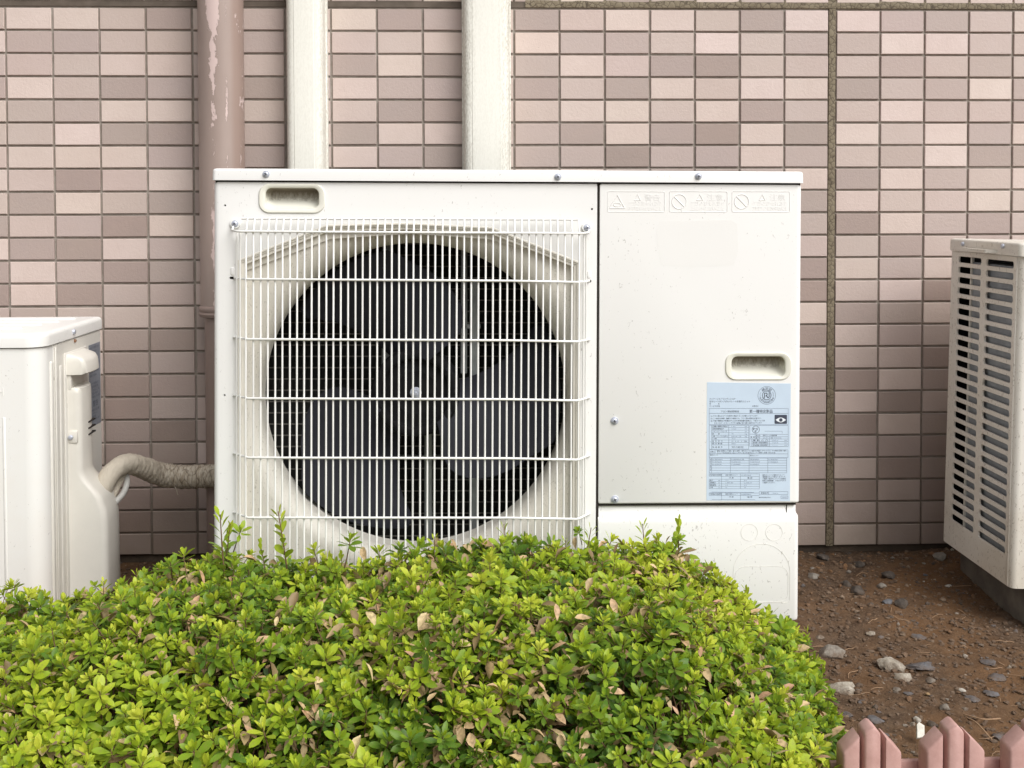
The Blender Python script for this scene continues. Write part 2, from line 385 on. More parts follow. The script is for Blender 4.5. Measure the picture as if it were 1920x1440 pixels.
def at_y(poly, y): return [(x, y, z) for x, z in poly]
def ellipse(cx_, cz_, rx, rz, n=48): return [(cx_ + rx * cos(2 * pi * k / n), cz_ + rz * sin(2 * pi * k / n)) for k in range(n)]

_tc = {}
def text_geo(s, size, res=1):
    if (s, res) not in _tc:
        c = bpy.data.curves.new('t', 'FONT'); c.body = s; c.size = 1; c.resolution_u = res
        o = bpy.data.objects.new('t', c); COL.objects.link(o); me = bpy.data.meshes.new_from_object(o)
        _tc[(s, res)] = ([tuple(v.co) for v in me.vertices], [tuple(p.vertices) for p in me.polygons])
        bpy.data.objects.remove(o); bpy.data.curves.remove(c); bpy.data.meshes.remove(me)
    v, f = _tc[(s, res)]
    return v, f
def put_text(mb, s, x, z, h, y, width=None, mapf=None):
    """baseline-left at (x, z); glyph height about h; squeezed to width if given; mapf maps (x, z) to 3-D"""
    v, f = text_geo(s, 1)
    if not v: return
    mnx = min(p[0] for p in v); mxx = max(p[0] for p in v); sc = h / .75
    sxx = sc if width is None else width / max(1e-6, mxx - mnx)
    P = [(x + (p[0] - mnx) * sxx, z + p[1] * sc) for p in v]
    mb.add([(a, y, b) for a, b in P] if mapf is None else [mapf(a, b) for a, b in P], f)

# ------------------------------------------------------------------ ground
X0, TZ = -1.01365, 1.21982        # first joint line; height of the top joint
def gheight(x, y):
    v = Vector((x, y, 0))
    h = .010 * noise.noise(v * 3.1) + .006 * noise.noise(v * 11 + Vector((3, 1, 0))) + .0035 * noise.noise(v * 37)
    h += .0022 * noise.noise(v * 110)
    m = math.exp(-((y + .06) / .12) ** 2) * .012
    return h + m - .004
xs = list(np.concatenate([[-60, -20, -8, -4, -2.4], np.arange(-1.6, .3, .05), np.arange(.3, 1.5, .009), [1.6, 1.8, 2.4, 4, 8, 20, 60]]))
ys = list(np.concatenate([[-60, -20, -8, -4, -2.4, -1.8], np.arange(-1.4, .02, .009), [.05, .1]]))
V = []; 
for y in ys:
    for x in xs:
        V.append((x, y, gheight(x, y) if -2 < x < 2 and -1.6 < y else 0.0))
nx = len(xs); Fc = [(j * nx + i, j * nx + i + 1, (j + 1) * nx + i + 1, (j + 1) * nx + i) for j in range(len(ys) - 1) for i in range(nx - 1)]
g = MB().add(V, Fc).build('ground', M['soil'], None, 80, False); tag(g, kind='structure')

# ------------------------------------------------------------------ tiled wall
wall = empty('tiled_wall', (0, 0, 0))
tag(wall, 'building wall faced with small pink and mauve rectangular tiles behind the units', 'wall')
MB().box((-3.2, .0045, .0215), (3.2, .25, 2.62)).build('mortar_bed', M['mortar'], wall, 0)
fv = []; 
MB().bbox((-3.2, .014, -.15), (3.2, .24, .0212), .004).build('footing', M['footing'], wall, 40)
OFF = .0150
TW, TH = .0952, .0451
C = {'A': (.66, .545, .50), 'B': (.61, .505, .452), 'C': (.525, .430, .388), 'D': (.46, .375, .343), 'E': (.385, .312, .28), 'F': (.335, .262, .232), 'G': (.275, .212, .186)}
cols = {  # colour of each tile that shows, row 1 downwards
 0: 'CACDBCCBCEBEFD', 1: 'ADCADCBCECEBBD', 2: 'BDCCDABFBDFDFC', 3: 'CCBEBEBCCFBFDCDDEEDDDEFD', 4: 'ECBDBEDBEBDEDCECDCFDDEDE', 5: 'BCCCDBEDECDCBEC',
 6: 'DDCECDE', 7: 'CBCDCCD', 8: 'BCEBCEB', 9: 'ECBDEBD', 10: 'DBEDEBE', 11: 'CBCCCDC',
 12: 'EBDECDD', 13: 'CDBCBED', 14: 'BDCEBBF', 15: 'BCEBCED', 16: 'CAFCBFD', 17: 'ECCAEBB', 18: 'ADCBCEDBEDCFFBFBDDEBDECC',
 19: 'ADCECBCEBFCBCEBCFBFDBFCB', 20: 'DADCACDBCBEDAEDCBFBDFCDD', 21: 'DACDCAADCDCBFBDFECEFEFDD', 22: 'CCDACDECBEDC', 23: 'BCCDDBEBCCBD'}
top_row = {0: 'C', 1: 'A', 2: 'B', 3: 'B', 4: 'C', 8: 'D', 9: 'E', 10: 'B', 12: 'E', 13: 'B', 14: 'E', 15: 'D', 16: 'B', 17: 'D', 18: 'A', 19: 'B', 20: 'B', 21: 'C', 22: 'B', 23: 'B'}
def tile_verts():
    a, b, e = TW / 2, TH / 2, .0011
    return ([(-a, .008, -b), (a, .008, -b), (a, .008, b), (-a, .008, b), (-a, e, -b), (a, e, -b), (a, e, b), (-a, e, b),
             (-a + e, 0, -b + e), (a - e, 0, -b + e), (a - e, 0, b - e), (-a + e, 0, b - e)],
            [(0, 1, 5, 4), (1, 2, 6, 5), (2, 3, 7, 6), (3, 0, 4, 7), (4, 5, 9, 8), (5, 6, 10, 9), (6, 7, 11, 10), (7, 4, 8, 11), (8, 9, 10, 11)])
tv, tf = tile_verts(); tme = bpy.data.meshes.new('tile'); tme.from_pydata(tv, [], tf); tme.materials.append(M['tile'])
SV, SF, SCc = [], [], []
def jit(c):
    k = 1 + random.uniform(-.035, .035); return tuple(min(1, x * k * (1 + random.uniform(-.012, .012))) for x in c)
for c_ in range(-22, 44):
    x = X0 + .1 * c_ - .05 + (OFF if c_ >= 19 else 0)
    if abs(x) > 3.14: continue
    for r_ in range(-27, 25):
        z = TZ - .05 * r_ + .025 + (.0125 if r_ <= 0 else 0)
        if z > 2.6: continue
        key = cols.get(c_, ''); known = None
        if 1 <= r_ <= len(key): known = key[r_ - 1]
        if known and 2 <= c_ <= 5 and r_ >= 15: known = 'ABCDEFG'['ABCDEFG'.index(known) + 1]      # shade in the gap between units, painted into these tiles as darker tones
        if r_ == 0: known = top_row.get(c_)
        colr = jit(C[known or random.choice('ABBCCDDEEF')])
        loc = Vector((x + random.uniform(-.0005, .0005), random.uniform(-.0005, .0004), z + random.uniform(-.0004, .0004)))
        rt = Euler((R(random.uniform(-.35, .35)), R(random.uniform(-.18, .18)), R(random.uniform(-.2, .2))))
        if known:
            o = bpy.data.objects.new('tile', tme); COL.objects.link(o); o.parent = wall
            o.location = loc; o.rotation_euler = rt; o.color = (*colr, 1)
        else:
            m3 = rt.to_matrix(); k = len(SV)
            SV += [tuple(m3 @ Vector(p) + loc) for p in tv]; SF += [tuple(i + k for i in q) for q in tf]; SCc += [(*colr, 1)] * len(tv)
me = bpy.data.meshes.new('tile_field'); me.from_pydata(SV, [], SF)
ca = me.color_attributes.new('tint', 'FLOAT_COLOR', 'POINT'); ca.data.foreach_set('color', np.array(SCc, dtype=np.float32).ravel())
tag(mkobj('tile_field', me, M['tile_stuff'], wall, 0), kind='stuff')
# movement joints
zb = TZ + .0025
xs_ = X0 + 1.8
xl = at(985, 14, 0).x
MB().box((-3.2, .0015, zb), (xl, .02, zb + .0165)).build('sealant_joint', M['sealant_dark'], wall, 0)
def lumpy_strip(a, b, n, horiz, name, mat):
    mb = MB(); L = []
    for i in range(n + 1):
        u = a + (b - a) * i / n; d = .0008 * noise.noise(Vector((u * 23, 1.7 if horiz else 5, 0))); e1 = .0005 * noise.noise(Vector((u * 40, 9, 0)))
        if horiz: L.append([(u, .006, zb - .001), (u, .0005 + d, zb + .0005 + e1), (u, -.0004 + d, zb + .008), (u, .0005 + d, zb + .0162 + e1), (u, .006, zb + .0175)])
        else: L.append([(xs_ - .001, .006, u), (xs_ + .0002 + e1, .0006 + d, u), (xs_ + .0075, -.0002 + d, u), (xs_ + .0148 + e1, .0006 + d, u), (xs_ + .016, .006, u)])
    mb.loft(L, False, False, False); return mb.build(name, mat, wall, 60)
lumpy_strip(xl, 3.2, 300, True, 'sealant_joint', M['sealant'])
lumpy_strip(.0205, zb - .0004, 200, False, 'sealant_joint', M['sealant'])
lumpy_strip(zb + .017, 2.6, 100, False, 'sealant_joint', M['sealant'])

# ------------------------------------------------------------------ drain pipe and duct covers on the wall
pl, pr_ = at(373, 150, -.06), at(457.5, 150, -.06)
pcx, pr0 = (pl.x + pr_.x) / 2, (pr_.x - pl.x) / 2
zc = at(380, 583, -.1).z
dp = empty('drain_pipe', (pcx, -.062, 0)); tag(dp, 'mauve brown drain pipe with flaking paint left of the white duct covers', 'drain pipe')
def cyl(name, r0, z0, z1, mat, parent, y=0, x=0, n=40, rings=2):
    mb = MB(); mb.loft([[(x + r0 * cos(2 * pi * k / n), y + r0 * sin(2 * pi * k / n), z0 + (z1 - z0) * i / rings) for k in range(n)] for i in range(rings + 1)], True, True)
    return mb.build(name, mat, parent, 40)
cyl('upper_pipe', pr0, zc, 2.6, M['pipe'], dp)
xo = at(383, 700, -.06).x + pr0 - .006 - pcx
cyl('lower_pipe', pr0 - .006, -.02, zc + .01, M['pipe_low'], dp, 0, .002)
mb = MB(); L = []
for dz, rr in ((-.016, pr0 - .004), (-.014, pr0 + .002), (-.008, pr0 + .004), (-.004, pr0 + .0015), (.001, pr0 + .004), (.006, pr0 + .003), (.009, pr0)):
    L.append([(rr * cos(2 * pi * k / 40), rr * sin(2 * pi * k / 40), zc + dz) for k in range(40)])
mb.loft(L, True, True); mb.build('pipe_collar', M['pipe_low'], dp, 40)

def duct(px0, px1, label, depth):
    a = at(px0, 200, -depth * .55); b = at(px1, 200, -depth * .55); c0 = (a.x + b.x) / 2; hw = (b.x - a.x) / 2
    e = empty('duct_cover', (c0, 0, 0)); tag(e, label, 'duct cover', 'white duct covers running down the tiled wall')
    def prof(h, d, r, taper):
        P = [(-h, 0)]; 
        for k in range(7):
            q = R(180 - 90 * k / 6); P.append((-h + taper + r + r * cos(q), -(d - r) - r * sin(q)))
        for k in range(7):
            q = R(90 - 90 * k / 6); P.append((h - taper - r + r * cos(q), -(d - r) - r * sin(q)))
        P.append((h, 0)); return P
    def ext(P, z0, z1, name, mat):
        mb = MB(); L = []
        for z in (z0, z1): L.append([(x, y, z) for x, y in P])
        mb.loft(L, True, True); return mb.build(name, mat, e, 30)
    ext(prof(hw + .0015, .018, .003, .0), .06, 2.6, 'base_rail', M['duct'])
    o = ext(prof(hw, depth, .017, .0035), .061, 2.6, 'cover', M['duct'])
    ext(prof(hw - .0205, depth + .0012, .0018, .0), .062, 2.6, 'cover_face', M['duct'])
    return e
duct(537, 611, 'narrow white duct cover on the wall beside the brown drain pipe', .060)
duct(867.5, 957.5, 'wider white duct cover on the wall, the one further from the brown pipe', .066)

# ------------------------------------------------------------------ shared screw prototype
def make_screw(parent, x, y, z, rad=.0052, washer=False, plate=None):
    s = MB()
    s.disc((0, 0), rad, -.0012, .0006, 20, .0004)
    L = []
    for yy, rr in ((-.0012, rad * .72), (-.0030, rad * .70), (-.0040, rad * .58), (-.0044, rad * .35)):
        L.append([(rr * cos(2 * pi * k / 16), yy, rr * sin(2 * pi * k / 16)) for k in range(16)])
    s.loft(L, False, True)
    o = s.build('screw', M['screw'], parent, 40); o.location = (x, y, z); o.rotation_euler = (0, R(random.uniform(0, 90)), 0)
    h = MB(); q = rad * .42
    h.box((-q, -.0047, -q * .22), (q, -.0040, q * .22)); h.box((-q * .22, -.0048, -q), (q * .22, -.0041, q)); h.build('cross_slot', M['screw_hole'], o, 0)
    if washer: MB().disc((0, 0), rad * 1.42, -.0006, .0012, 24, .0005).build('washer', M['washer'], o, 40)
    return o

# ------------------------------------------------------------------ main outdoor unit
UO = Vector((.0515, -.6365, .107))
TILT = Euler((R(-.9), R(.40), 0))
unit = empty('outdoor_unit', UO, TILT)
tag(unit, 'large white air conditioner outdoor unit with round fan behind a wire grille', 'air conditioner')
UM = Matrix.Translation(UO) @ TILT.to_matrix().to_4x4(); UI = UM.inverted()
def L(px, py, e=0.0):
    """point of the unit, in its own frame, seen at (px, py) on the plane lying e in front of its front face"""
    o = UI @ O; d = UI.to_3x3() @ ray(px, py); k = (-e - o.y) / d.y; p = o + d * k; return (p.x, p.z)
UD = .36                                     # depth of the casing
u0, _ = L(400, 600); u1, _ = L(1502.5, 600)
um0, _ = L(1119.5, 600)
_, vt = L(950, 342.5); _, vl = L(950, 318.5, .006)
vb = 0.0
# --- front panel with octagonal recess
def oct_(dx=0.0):
    pts = [(446, 488), (611, 422), (760, 418), (922, 426), (1088, 492)]
    P = [L(*p) for p in pts]; 
    zb_ = .045
    P = [(P[0][0], zb_)] + P + [(P[-1][0], zb_)]
    return P
def offset(poly, d):
    out = []; n = len(poly); area = sum(poly[i][0] * poly[(i + 1) % n][1] - poly[(i + 1) % n][0] * poly[i][1] for i in range(n))
    s = 1 if area > 0 else -1
    for i in range(n):
        a, b, c = Vector(poly[i - 1]), Vector(poly[i]), Vector(poly[(i + 1) % n])
        e1 = (b - a).normalized(); e2 = (c - b).normalized(); n1 = Vector((-e1.y, e1.x)) * s; n2 = Vector((-e2.y, e2.x)) * s
        k = (n1 + n2) / (1 + n1.dot(n2)); out.append(tuple(b + k * d))
    return out
OC = oct_()
def plate(name, x0, z0, x1, z1, holes, mat, r=(.002, .002, .002, .002), cr=.003, y=0.0, back=.03, parent=None, hole_depth=.004):
    """pressed sheet: r = rounding of left, right, bottom and top edge; holes lists polygons"""
    mb = MB(); loops = []; N = 5
    for k in range(N + 1):
        q = R(90 * k / N); i = [ri * (1 - sin(q)) for ri in r]; rm = max(r); dy = rm * (1 - cos(q))
        loops.append(at_y(rrect(x0 + i[0], z0 + i[2], x1 - i[1], z1 - i[3], cr + (r[1] * .0), 3), y + dy))
    mb.loft(loops + [at_y(rrect(x0, z0, x1, z1, cr, 3), y + back)], False, False)
    mb.face_with_holes(rrect(x0 + r[0], z0 + r[2], x1 - r[1], z1 - r[3], cr, 3), holes, y)
    for h in holes: mb.loft([at_y(h, y), at_y(h, y + hole_depth)])
    return mb.build(name, mat, parent or unit, 35)
H1 = [L(485, 400), L(610, 344.5)]; H2 = [L(1359, 713), L(1484, 660)]
def handle_hole(Hh): (a, b), (c, d) = Hh; return rrect(a + .006, b + .006, c - .006, d - .006, .012)
def mirror_in_oct(): return OC
pilot = [L(422, 385), L(1110, 392), L(421, 741)]
slots = [L(436, 521.5), L(1104.5, 527.5)]
holes = [OC, handle_hole(H1)] + [ellipse(p[0], p[1], .0017, .0017, 12) for p in pilot] + [rrect(s[0] - .005, s[1] - .002, s[0] + .004, s[1] + .0025, .002, 3) for s in slots]
plate('front_panel', u0, vb, um0, vt, holes, M['white'], (.009, .0012, .001, .002), .002, 0, UD * .5)
mb = MB()
for p in pilot + slots: mb.box((p[0] - .008, .006, p[1] - .008), (p[0] + .008, .008, p[1] + .008))
for i, p in enumerate(pilot + slots): MB().box((p[0] - .008, .006, p[1] - .008), (p[0] + .008, .008, p[1] + .008)).build('hole_backing', M['hole'], unit, 0)
for s in slots:      # little pressed scoop above each guard slot
    MB().loft([at_y(rrect(s[0] - .0035 + i, s[1] + .004 + i, s[0] + .0035 - i, s[1] + .018 - i, .0035, 4), -yy) for i, yy in ((0, -.0004), (.0006, .0008), (.0016, .0012))], False, True).build('pressed_scoop', M['white'], unit, 60)
# lip around the recess: three shallow steps, then the wall
mb = MB(); rings = [(-.0005, -.0002), (.0002, -.0012), (.0025, -.0012), (.003, .0006), (.0055, .0010), (.006, .0030), (.0105, .0036), (.0112, .0165)]
mb.loft([at_y(offset(OC, d), y) for d, y in rings]); mb.build('recess_lip', M['trim'], unit, 25)
# shroud edge strip just under the lip
sp_ = [L(449, 512, -.014), L(620, 448, -.014), L(770, 438, -.014), L(915, 448, -.014), L(1088, 497, -.014)]
up = [(x, z + .05) for x, z in reversed(sp_)]
MB().prism(sp_ + up, .0125, .0160).build('shroud_edge', M['trim'], unit, 25)
# shroud plate with bell mouth
fc = L(780, 735, -.085); RI = .2535; RO = .290
fco = L(779, 735, -.016)
mb = MB(); xa, xb, za, zb2 = OC[0][0] - .012, OC[-1][0] + .012, .03, OC[3][1] + .03
mb.face_with_holes([(xa, za), (xb, za), (xb, zb2), (xa, zb2)], [ellipse(fco[0], fco[1], RO, RO, 96)], .0165)
mb.loft([at_y([(xa, za), (xb, za), (xb, zb2), (xa, zb2)], .0165), at_y([(xa, za), (xb, za), (xb, zb2), (xa, zb2)], .020)])
mb.build('shroud_plate', M['recess'], unit, 30)
mb = MB(); LL = []
for k in range(11):
    q = R(90 * k / 10); rr = RO - (RO - RI) * sin(q); yy = .0165 + .040 * (1 - cos(q)); f_ = k / 10
    LL.append(at_y(ellipse(fco[0] + (fc[0] - fco[0]) * f_, fco[1] + (fc[1] - fco[1]) * f_, rr, rr, 96), yy))
LL.append(at_y(ellipse(fc[0], fc[1], RI, RI, 96), .085)); LL.append(at_y(ellipse(fc[0], fc[1], RI + .004, RI + .004, 96), .0852))
mb.loft(LL); mb.build('bell_mouth', M['recess'], unit, 50)
# casing
sides = [('side_panel', (u0, UD * .5, vb), (u0 + .002, UD, vt)), ('side_panel', (u1 - .002, .03, vb), (u1, UD, vt))]
for n_, a, b in sides: MB().box(a, b).build(n_, M['white'], unit, 0)
MB().box((u0 + .002, .012, .0), (u1 - .002, UD - .001, .004)).build('base_pan', M['white'], unit, 0)
MB().box((u0 + .003, .03, vt - .004), (u1 - .003, UD - .002, vt)).build('inner_top', M['dark'], unit, 0)
MB().box((um0 + .004, .022, .005), (um0 + .006, UD - .002, vt - .005)).build('partition', M['dark'], unit, 0)
MB().box((u0 + .0025, .02, .005), (u0 + .0045, UD - .002, vt - .005)).build('inner_side', M['dark'], unit, 0)
MB().box((u0 + .0047, UD - .045, .006), (um0, UD - .004, vt - .006)).build('heat_exchanger', M['fins'], unit, 0)
z = .03
while z < vt - .02:
    MB().box((u0 + .02, UD - .0475, z), (um0 - .01, UD - .0452, z + .0022)).build('coil_tube', M['copper'], unit, 0); z += .0215
# --- top cover
mb = MB(); lo, hi = vt + .0015, vl; ov = .0055; N = 5; loops = []
def lid_loop(x0, x1, y0, y1, r, z): return [(x, y, z) for x, y in rrect(x0, y0, x1, y1, r, 5)]
loops.append(lid_loop(u0 - .001, u1 + .001, -ov, UD + ov, .007, lo + .002)); loops.append(lid_loop(u0 - .0015, u1 + .0015, -ov - .0005, UD + ov, .007, lo)); 
loops.append(lid_loop(u0 - .0015, u1 + .0015, -ov - .0005, UD + ov, .007, lo + .0012))
for k in range(N + 1):
    q = R(90 * k / N); i = .004 * (1 - cos(q)); loops.append(lid_loop(u0 - .001 + i, u1 + .001 - i, -ov + i, UD + ov - i, .007, hi - .004 + .004 * sin(q)))
mb.loft(loops, True, True); mb.build('top_cover', M['lid'], unit, 40)
MB().box((u0 + .003, .001, vt - .002), (u1 - .003, .02, vt + .0025)).build('lid_gasket', M['hole'], unit, 0)
for px in ((499, 326.5), (1046, 331.5), (1309.5, 330.5)):
    x, z = L(*px, .006); make_screw(unit, x, -ov - .0008, z, .0056)
# --- service panel
us0, _ = L(1122.5, 700); _, vs0 = L(1300, 945)
plate('service_panel', us0, vs0, u1, vt - .0005, [handle_hole(H2)], M['white'], (.0012, .009, .0035, .0015), .003, -.0006, .04)
MB().box((um0 - .001, .002, 0), (us0 + .001, .02, vt)).build('panel_gap', M['hole'], unit, 0)
MB().box((us0, .003, vs0 - .003), (u1 - .006, .02, vs0 + .003)).build('panel_gap', M['hole'], unit, 0)
for px in ((1152, 789), (1152.5, 936)):
    x, z = L(*px); make_screw(unit, x, -.001, z, .0064)
# --- lower pipe-cover panel: recessed strip, shoulder, fuller lower field, rounded right edge
ul1, _ = L(1481, 960); _, vr1 = L(1300, 950.5); _, vr2 = L(1300, 966); _, vr3 = L(1300, 972)
ur, _ = L(1497.5, 1060)
mb = MB(); zs = [(vs0 - .0006, .0075), (vr1, .0072), (vr2 + .003, .0070), (vr2, .0055), (vr2 - .003, .001), (vr3 - .002, -.0006), (vr3 - .008, -.0010), (vb + .006, -.0010), (vb + .002, .0006), (vb, .004)]
loops = []
for z, y in zs:
    wdt = u1 - .001 if y < .004 else ul1 + .014
    P = [(us0, y + .02, z), (us0, y + .0008, z), (us0 + .0008, y, z), (wdt - .009, y, z)]
    for k in range(1, 6):
        q = R(90 * k / 5); P.append((wdt - .009 + .009 * sin(q), y + .009 * (1 - cos(q)), z))
    P.append((wdt, .16, z)); loops.append(P)
mb.loft(loops, False, False, False); mb.build('pipe_cover_panel', M['white_low'], unit, 32)
x, z = L(1477, 958); MB().box((x - .0006, .0063, vr2 + .001), (x + .0006, .0080, vs0 - .002)).build('panel_gap', M['hole'], unit, 0)
xg, zg = L(1479, 1148); MB().box((xg - .0008, -.0014, 0), (xg + .0008, .0006, .010)).build('panel_gap', M['hole'], unit, 0)
# knock-outs: raised hairline outlines pressed in the sheet
def outline(pts, name, wd=.0007, y=-.0010, h=.0005, mat=None):
    a = offset(pts, wd / 2); b = offset(pts, -wd / 2); m = offset(pts, 0)
    MB().loft([at_y(b, y + .0002), at_y(m, y - h), at_y(a, y + .0002)]).build(name, mat or M['knock'], unit, 0)
M['knock'] = plain('pressed_line', (.66, .64, .59), .5)
for c_ in ((1404.5, 998), (1451, 998)):
    x, z = L(*c_); outline(ellipse(x, z, .0137, .0137, 40), 'knockout_ring')
a = L(1374, 1130); b = L(1481, 1019); cxk = (a[0] + b[0]) / 2; rk = (b[0] - a[0]) / 2
arch = [(b[0], a[1] + .006)] + [(cxk + rk * cos(R(q)), b[1] - rk + rk * sin(R(q))) for q in range(0, 181, 9)] + [(a[0], a[1] + .006)] + [(a[0] + .006 - .006 * cos(R(q)), a[1] + .006 - .006 * sin(R(q))) for q in (30, 60, 90)] + [(b[0] - .006 + .006 * sin(R(q)), a[1] + .006 - .006 * cos(R(q))) for q in (0, 30, 60)]
outline(arch, 'knockout_arch')
c2 = L(1477, 1128); c1 = L(1378, 1062); outline(rrect(c1[0], c2[1], c2[0], c1[1], .016), 'knockout_plate')
# --- hand recesses
def handle(Hh, inner):
    (xa, za), (xb, zb_) = Hh; (ia, ja), (ib, jb) = inner; zc_ = (ja + jb) / 2
    e = empty('recess_handle', ((ia + ib) / 2, 0, zc_)); e.parent = unit; ox, oz = (ia + ib) / 2, zc_
    def lp(x0, z0, x1, z1, r, y): return [(x - ox, y, z - oz) for x, z in rrect(x0, z0, x1, z1, r, 6)]
    MB().loft([lp(xa, za, xb, zb_, .017, .0004), lp(xa + .0004, za + .0004, xb - .0004, zb_ - .0004, .017, -.0014), lp(xa + .0016, za + .0016, xb - .0016, zb_ - .0016, .016, -.0026),
               lp(ia - .003, ja - .003, ib + .003, jb + .003, .011, -.0026), lp(ia - .0008, ja - .0008, ib + .0008, jb + .0008, .010, -.0012), lp(ia, ja, ib, jb, .0095, .002)]).build('surround', M['handle'], e, 40)
    MB().loft([lp(ia, ja, ib, jb, .0095, .0018), lp(ia + .001, ja + .003, ib - .001, jb - .0005, .009, .010), lp(ia + .003, ja + .012, ib - .003, jb - .001, .007, .024), lp(ia + .006, ja + .018, ib - .006, jb - .003, .004, .028)], False, True).build('recess_bowl', M['grime'], e, 50)
handle(H1, (L(498, 390), L(597.5, 353)))
handle(H2, (L(1372, 706), L(1471.5, 668.5)))
# --- embossed warning plates
def warn(px0, px1, kind, line1, line2, head):
    (x0, z0), (x1, z1) = L(px0, 398), L(px1, 358.5); mm = x1 - x0; hh = z1 - z0; y = -.0006
    e = empty('warning_plate', (0, 0, 0)); e.parent = unit
    a = rrect(x0, z0, x1, z1, .003, 4)
    MB().loft([at_y(a, y + .0001), at_y(offset(a, .0007), y - .0006), at_y(offset(a, .0014), y - .0001)]).build('raised_border', M['lid'], e, 0)
    cx_, cz_ = x0 + mm * .17, z0 + hh * .5
    if kind == 'eye':
        tri = [(cx_ - .0135, z0 + .006), (cx_ + .0135, z0 + .006), (cx_, z1 - .005)]
        MB().loft([at_y(tri, y + .0001), at_y(offset(tri, .0006), y - .0008), at_y(offset(tri, .0014), y + .0001)]).build('emblem', M['lid'], e, 0)
        MB().loft([at_y(ellipse(cx_, z0 + .0125, r_, r_ * .55, 20), yy) for r_, yy in ((.0068, y), (.0058, y - .0008), (.0048, y))]).build('emblem', M['lid'], e, 0)
    else:
        MB().loft([at_y(ellipse(cx_, cz_, r_, r_, 32), yy) for r_, yy in ((.0125, y), (.0118, y - .0008), (.011, y))]).build('emblem', M['lid'], e, 0)
        s_ = .0079; w_ = .0011
        MB().add([(cx_ - s_ - w_ * .7, y, cz_ + s_ - w_ * .7), (cx_ - s_ + w_ * .7, y, cz_ + s_ + w_ * .7), (cx_ + s_ + w_ * .7, y, cz_ - s_ + w_ * .7), (cx_ + s_ - w_ * .7, y, cz_ - s_ - w_ * .7),
                  (cx_ - s_, y - .0008, cz_ + s_), (cx_ + s_, y - .0008, cz_ - s_)], [(1, 2, 5, 4), (2, 3, 5), (3, 0, 4, 5), (0, 1, 4)]).build('emblem', M['lid'], e, 0)
    tx = x0 + mm * .52; t2 = [(tx - .006, z1 - .0155), (tx + .006, z1 - .0155), (tx, z1 - .0045)]
    MB().loft([at_y(t2, y + .0001), at_y(offset(t2, .0005), y - .0007), at_y(offset(t2, .0011), y + .0001)]).build('emblem', M['lid'], e, 0)
    mb = MB()
    put_text(mb, head, x0 + mm * .645, z1 - .0145, .0088, y - .00035, mm * .27)
    put_text(mb, line1, x0 + mm * .36, z0 + hh * .33, .0062, y - .00035, mm * .58)
    put_text(mb, line2, x0 + mm * .36, z0 + hh * .10, .0055, y - .00035, mm * .58)
    k = len(mb.v); mb.v += [(a_, b_ + .0004, c_) for a_, b_, c_ in mb.v[:k]]
    # side walls so that the letters stand proud
    ed = {}
    for f_ in mb.f:
        for i in range(len(f_)):
            q = (f_[i], f_[(i + 1) % len(f_)]); ed[q] = ed.get(q, 0) + 1
    mb.f += [(a_, b_, b_ + k, a_ + k) for (a_, b_) in ed if (b_, a_) not in ed]
    mb.build('raised_lettering', M['knock2'], e, 0, False)
M['knock2'] = plain('raised_letter_paint', (.835, .83, .81), .45, 0, .02)
warn(1138.5, 1247, 'eye', 'ケガのおそれあり', 'ゆびをいれないこと', '警告')
warn(1254.5, 1364.5, 'no', 'ケガのおそれあり', '上にのらないこと', '注意')
warn(1371.5, 1481.5, 'no', 'ケガのおそれあり', 'アルミフィンにさわらないこと', '注意')
# faint ghost of a removed sticker
gp = [L(*p) for p in ((1237, 415), (1370, 412), (1382, 420), (1384, 470), (1376, 498), (1300, 501), (1240, 498), (1232, 460), (1231, 430))]
M['ghost'] = plain('sticker_residue', (.822, .815, .79), .5, 0, .004)
MB().prism(gp, -.00075, -.0005).build('sticker_residue', M['ghost'], unit, 0)
# --- rating label
lab = empty('rating_label', (0, 0, 0)); lab.parent = unit
q00, q10, q11, q01 = L(1324.5, 938), L(1481, 939.5), L(1482.5, 719), L(1325.5, 716.5)
ly = -.0009
MB().prism([q00, q10, q11, q01], ly, ly + .0003).build('sheet', M['label'], lab, 0)
def LB(px, py):     # label coordinates: zoomed crop (origin 1300,640; 4.5 px per photo px)
    return L(1300 + px / 4.5, 640 + py / 4.5)
ink = MB(); thin = MB()
def T(s, x, y, x2, hpx, mb=None):
    a = LB(x, y); b = LB(x2, y); put_text(mb or ink, s, a[0], a[1], hpx / 4.5 / 1161, ly - .00025, b[0] - a[0])
def Ln(x0, y0, x1, y1, wpx=2.2):
    a, b = LB(x0, y0), LB(x1, y1); h = wpx / 4.5 / 1161 / 2; d = (Vector(b) - Vector(a)).normalized(); n = Vector((-d.y, d.x)) * h
    thin.add([(a[0] - n.x, ly - .0002, a[1] - n.y), (b[0] - n.x, ly - .0002, b[1] - n.y), (b[0] + n.x, ly - .0002, b[1] + n.y), (a[0] + n.x, ly - .0002, a[1] + n.y)], [(0, 1, 2, 3)])
def Bx(x0, y0, x1, y1): Ln(x0, y0, x1, y0); Ln(x0, y1, x1, y1); Ln(x0, y0, x0, y1); Ln(x1, y0, x1, y1)
T('パッケージエアコンディショナ', 135, 491, 355, 13); T('空冷ヒートポンプ式セパレート形室外ユニット', 135, 513, 478, 13)
T('形　　　　名', 135, 532, 218, 12); T('サービス形名', 135, 552, 222, 12); T('<H>', 494, 553, 548, 17)
Bx(133, 565, 799, 607); T('フロン排出抑制法', 230, 598, 384, 15); T('第一種特定製品', 472, 601, 668, 24)
Bx(133, 607, 799, 702)
T('(1) フロン類をみだりに大気中に放出することは禁じられています。', 146, 634, 545, 11); T('(2) この製品を廃棄・整備する場合には、フロン類の回収が必要です。', 146, 655, 572, 11)
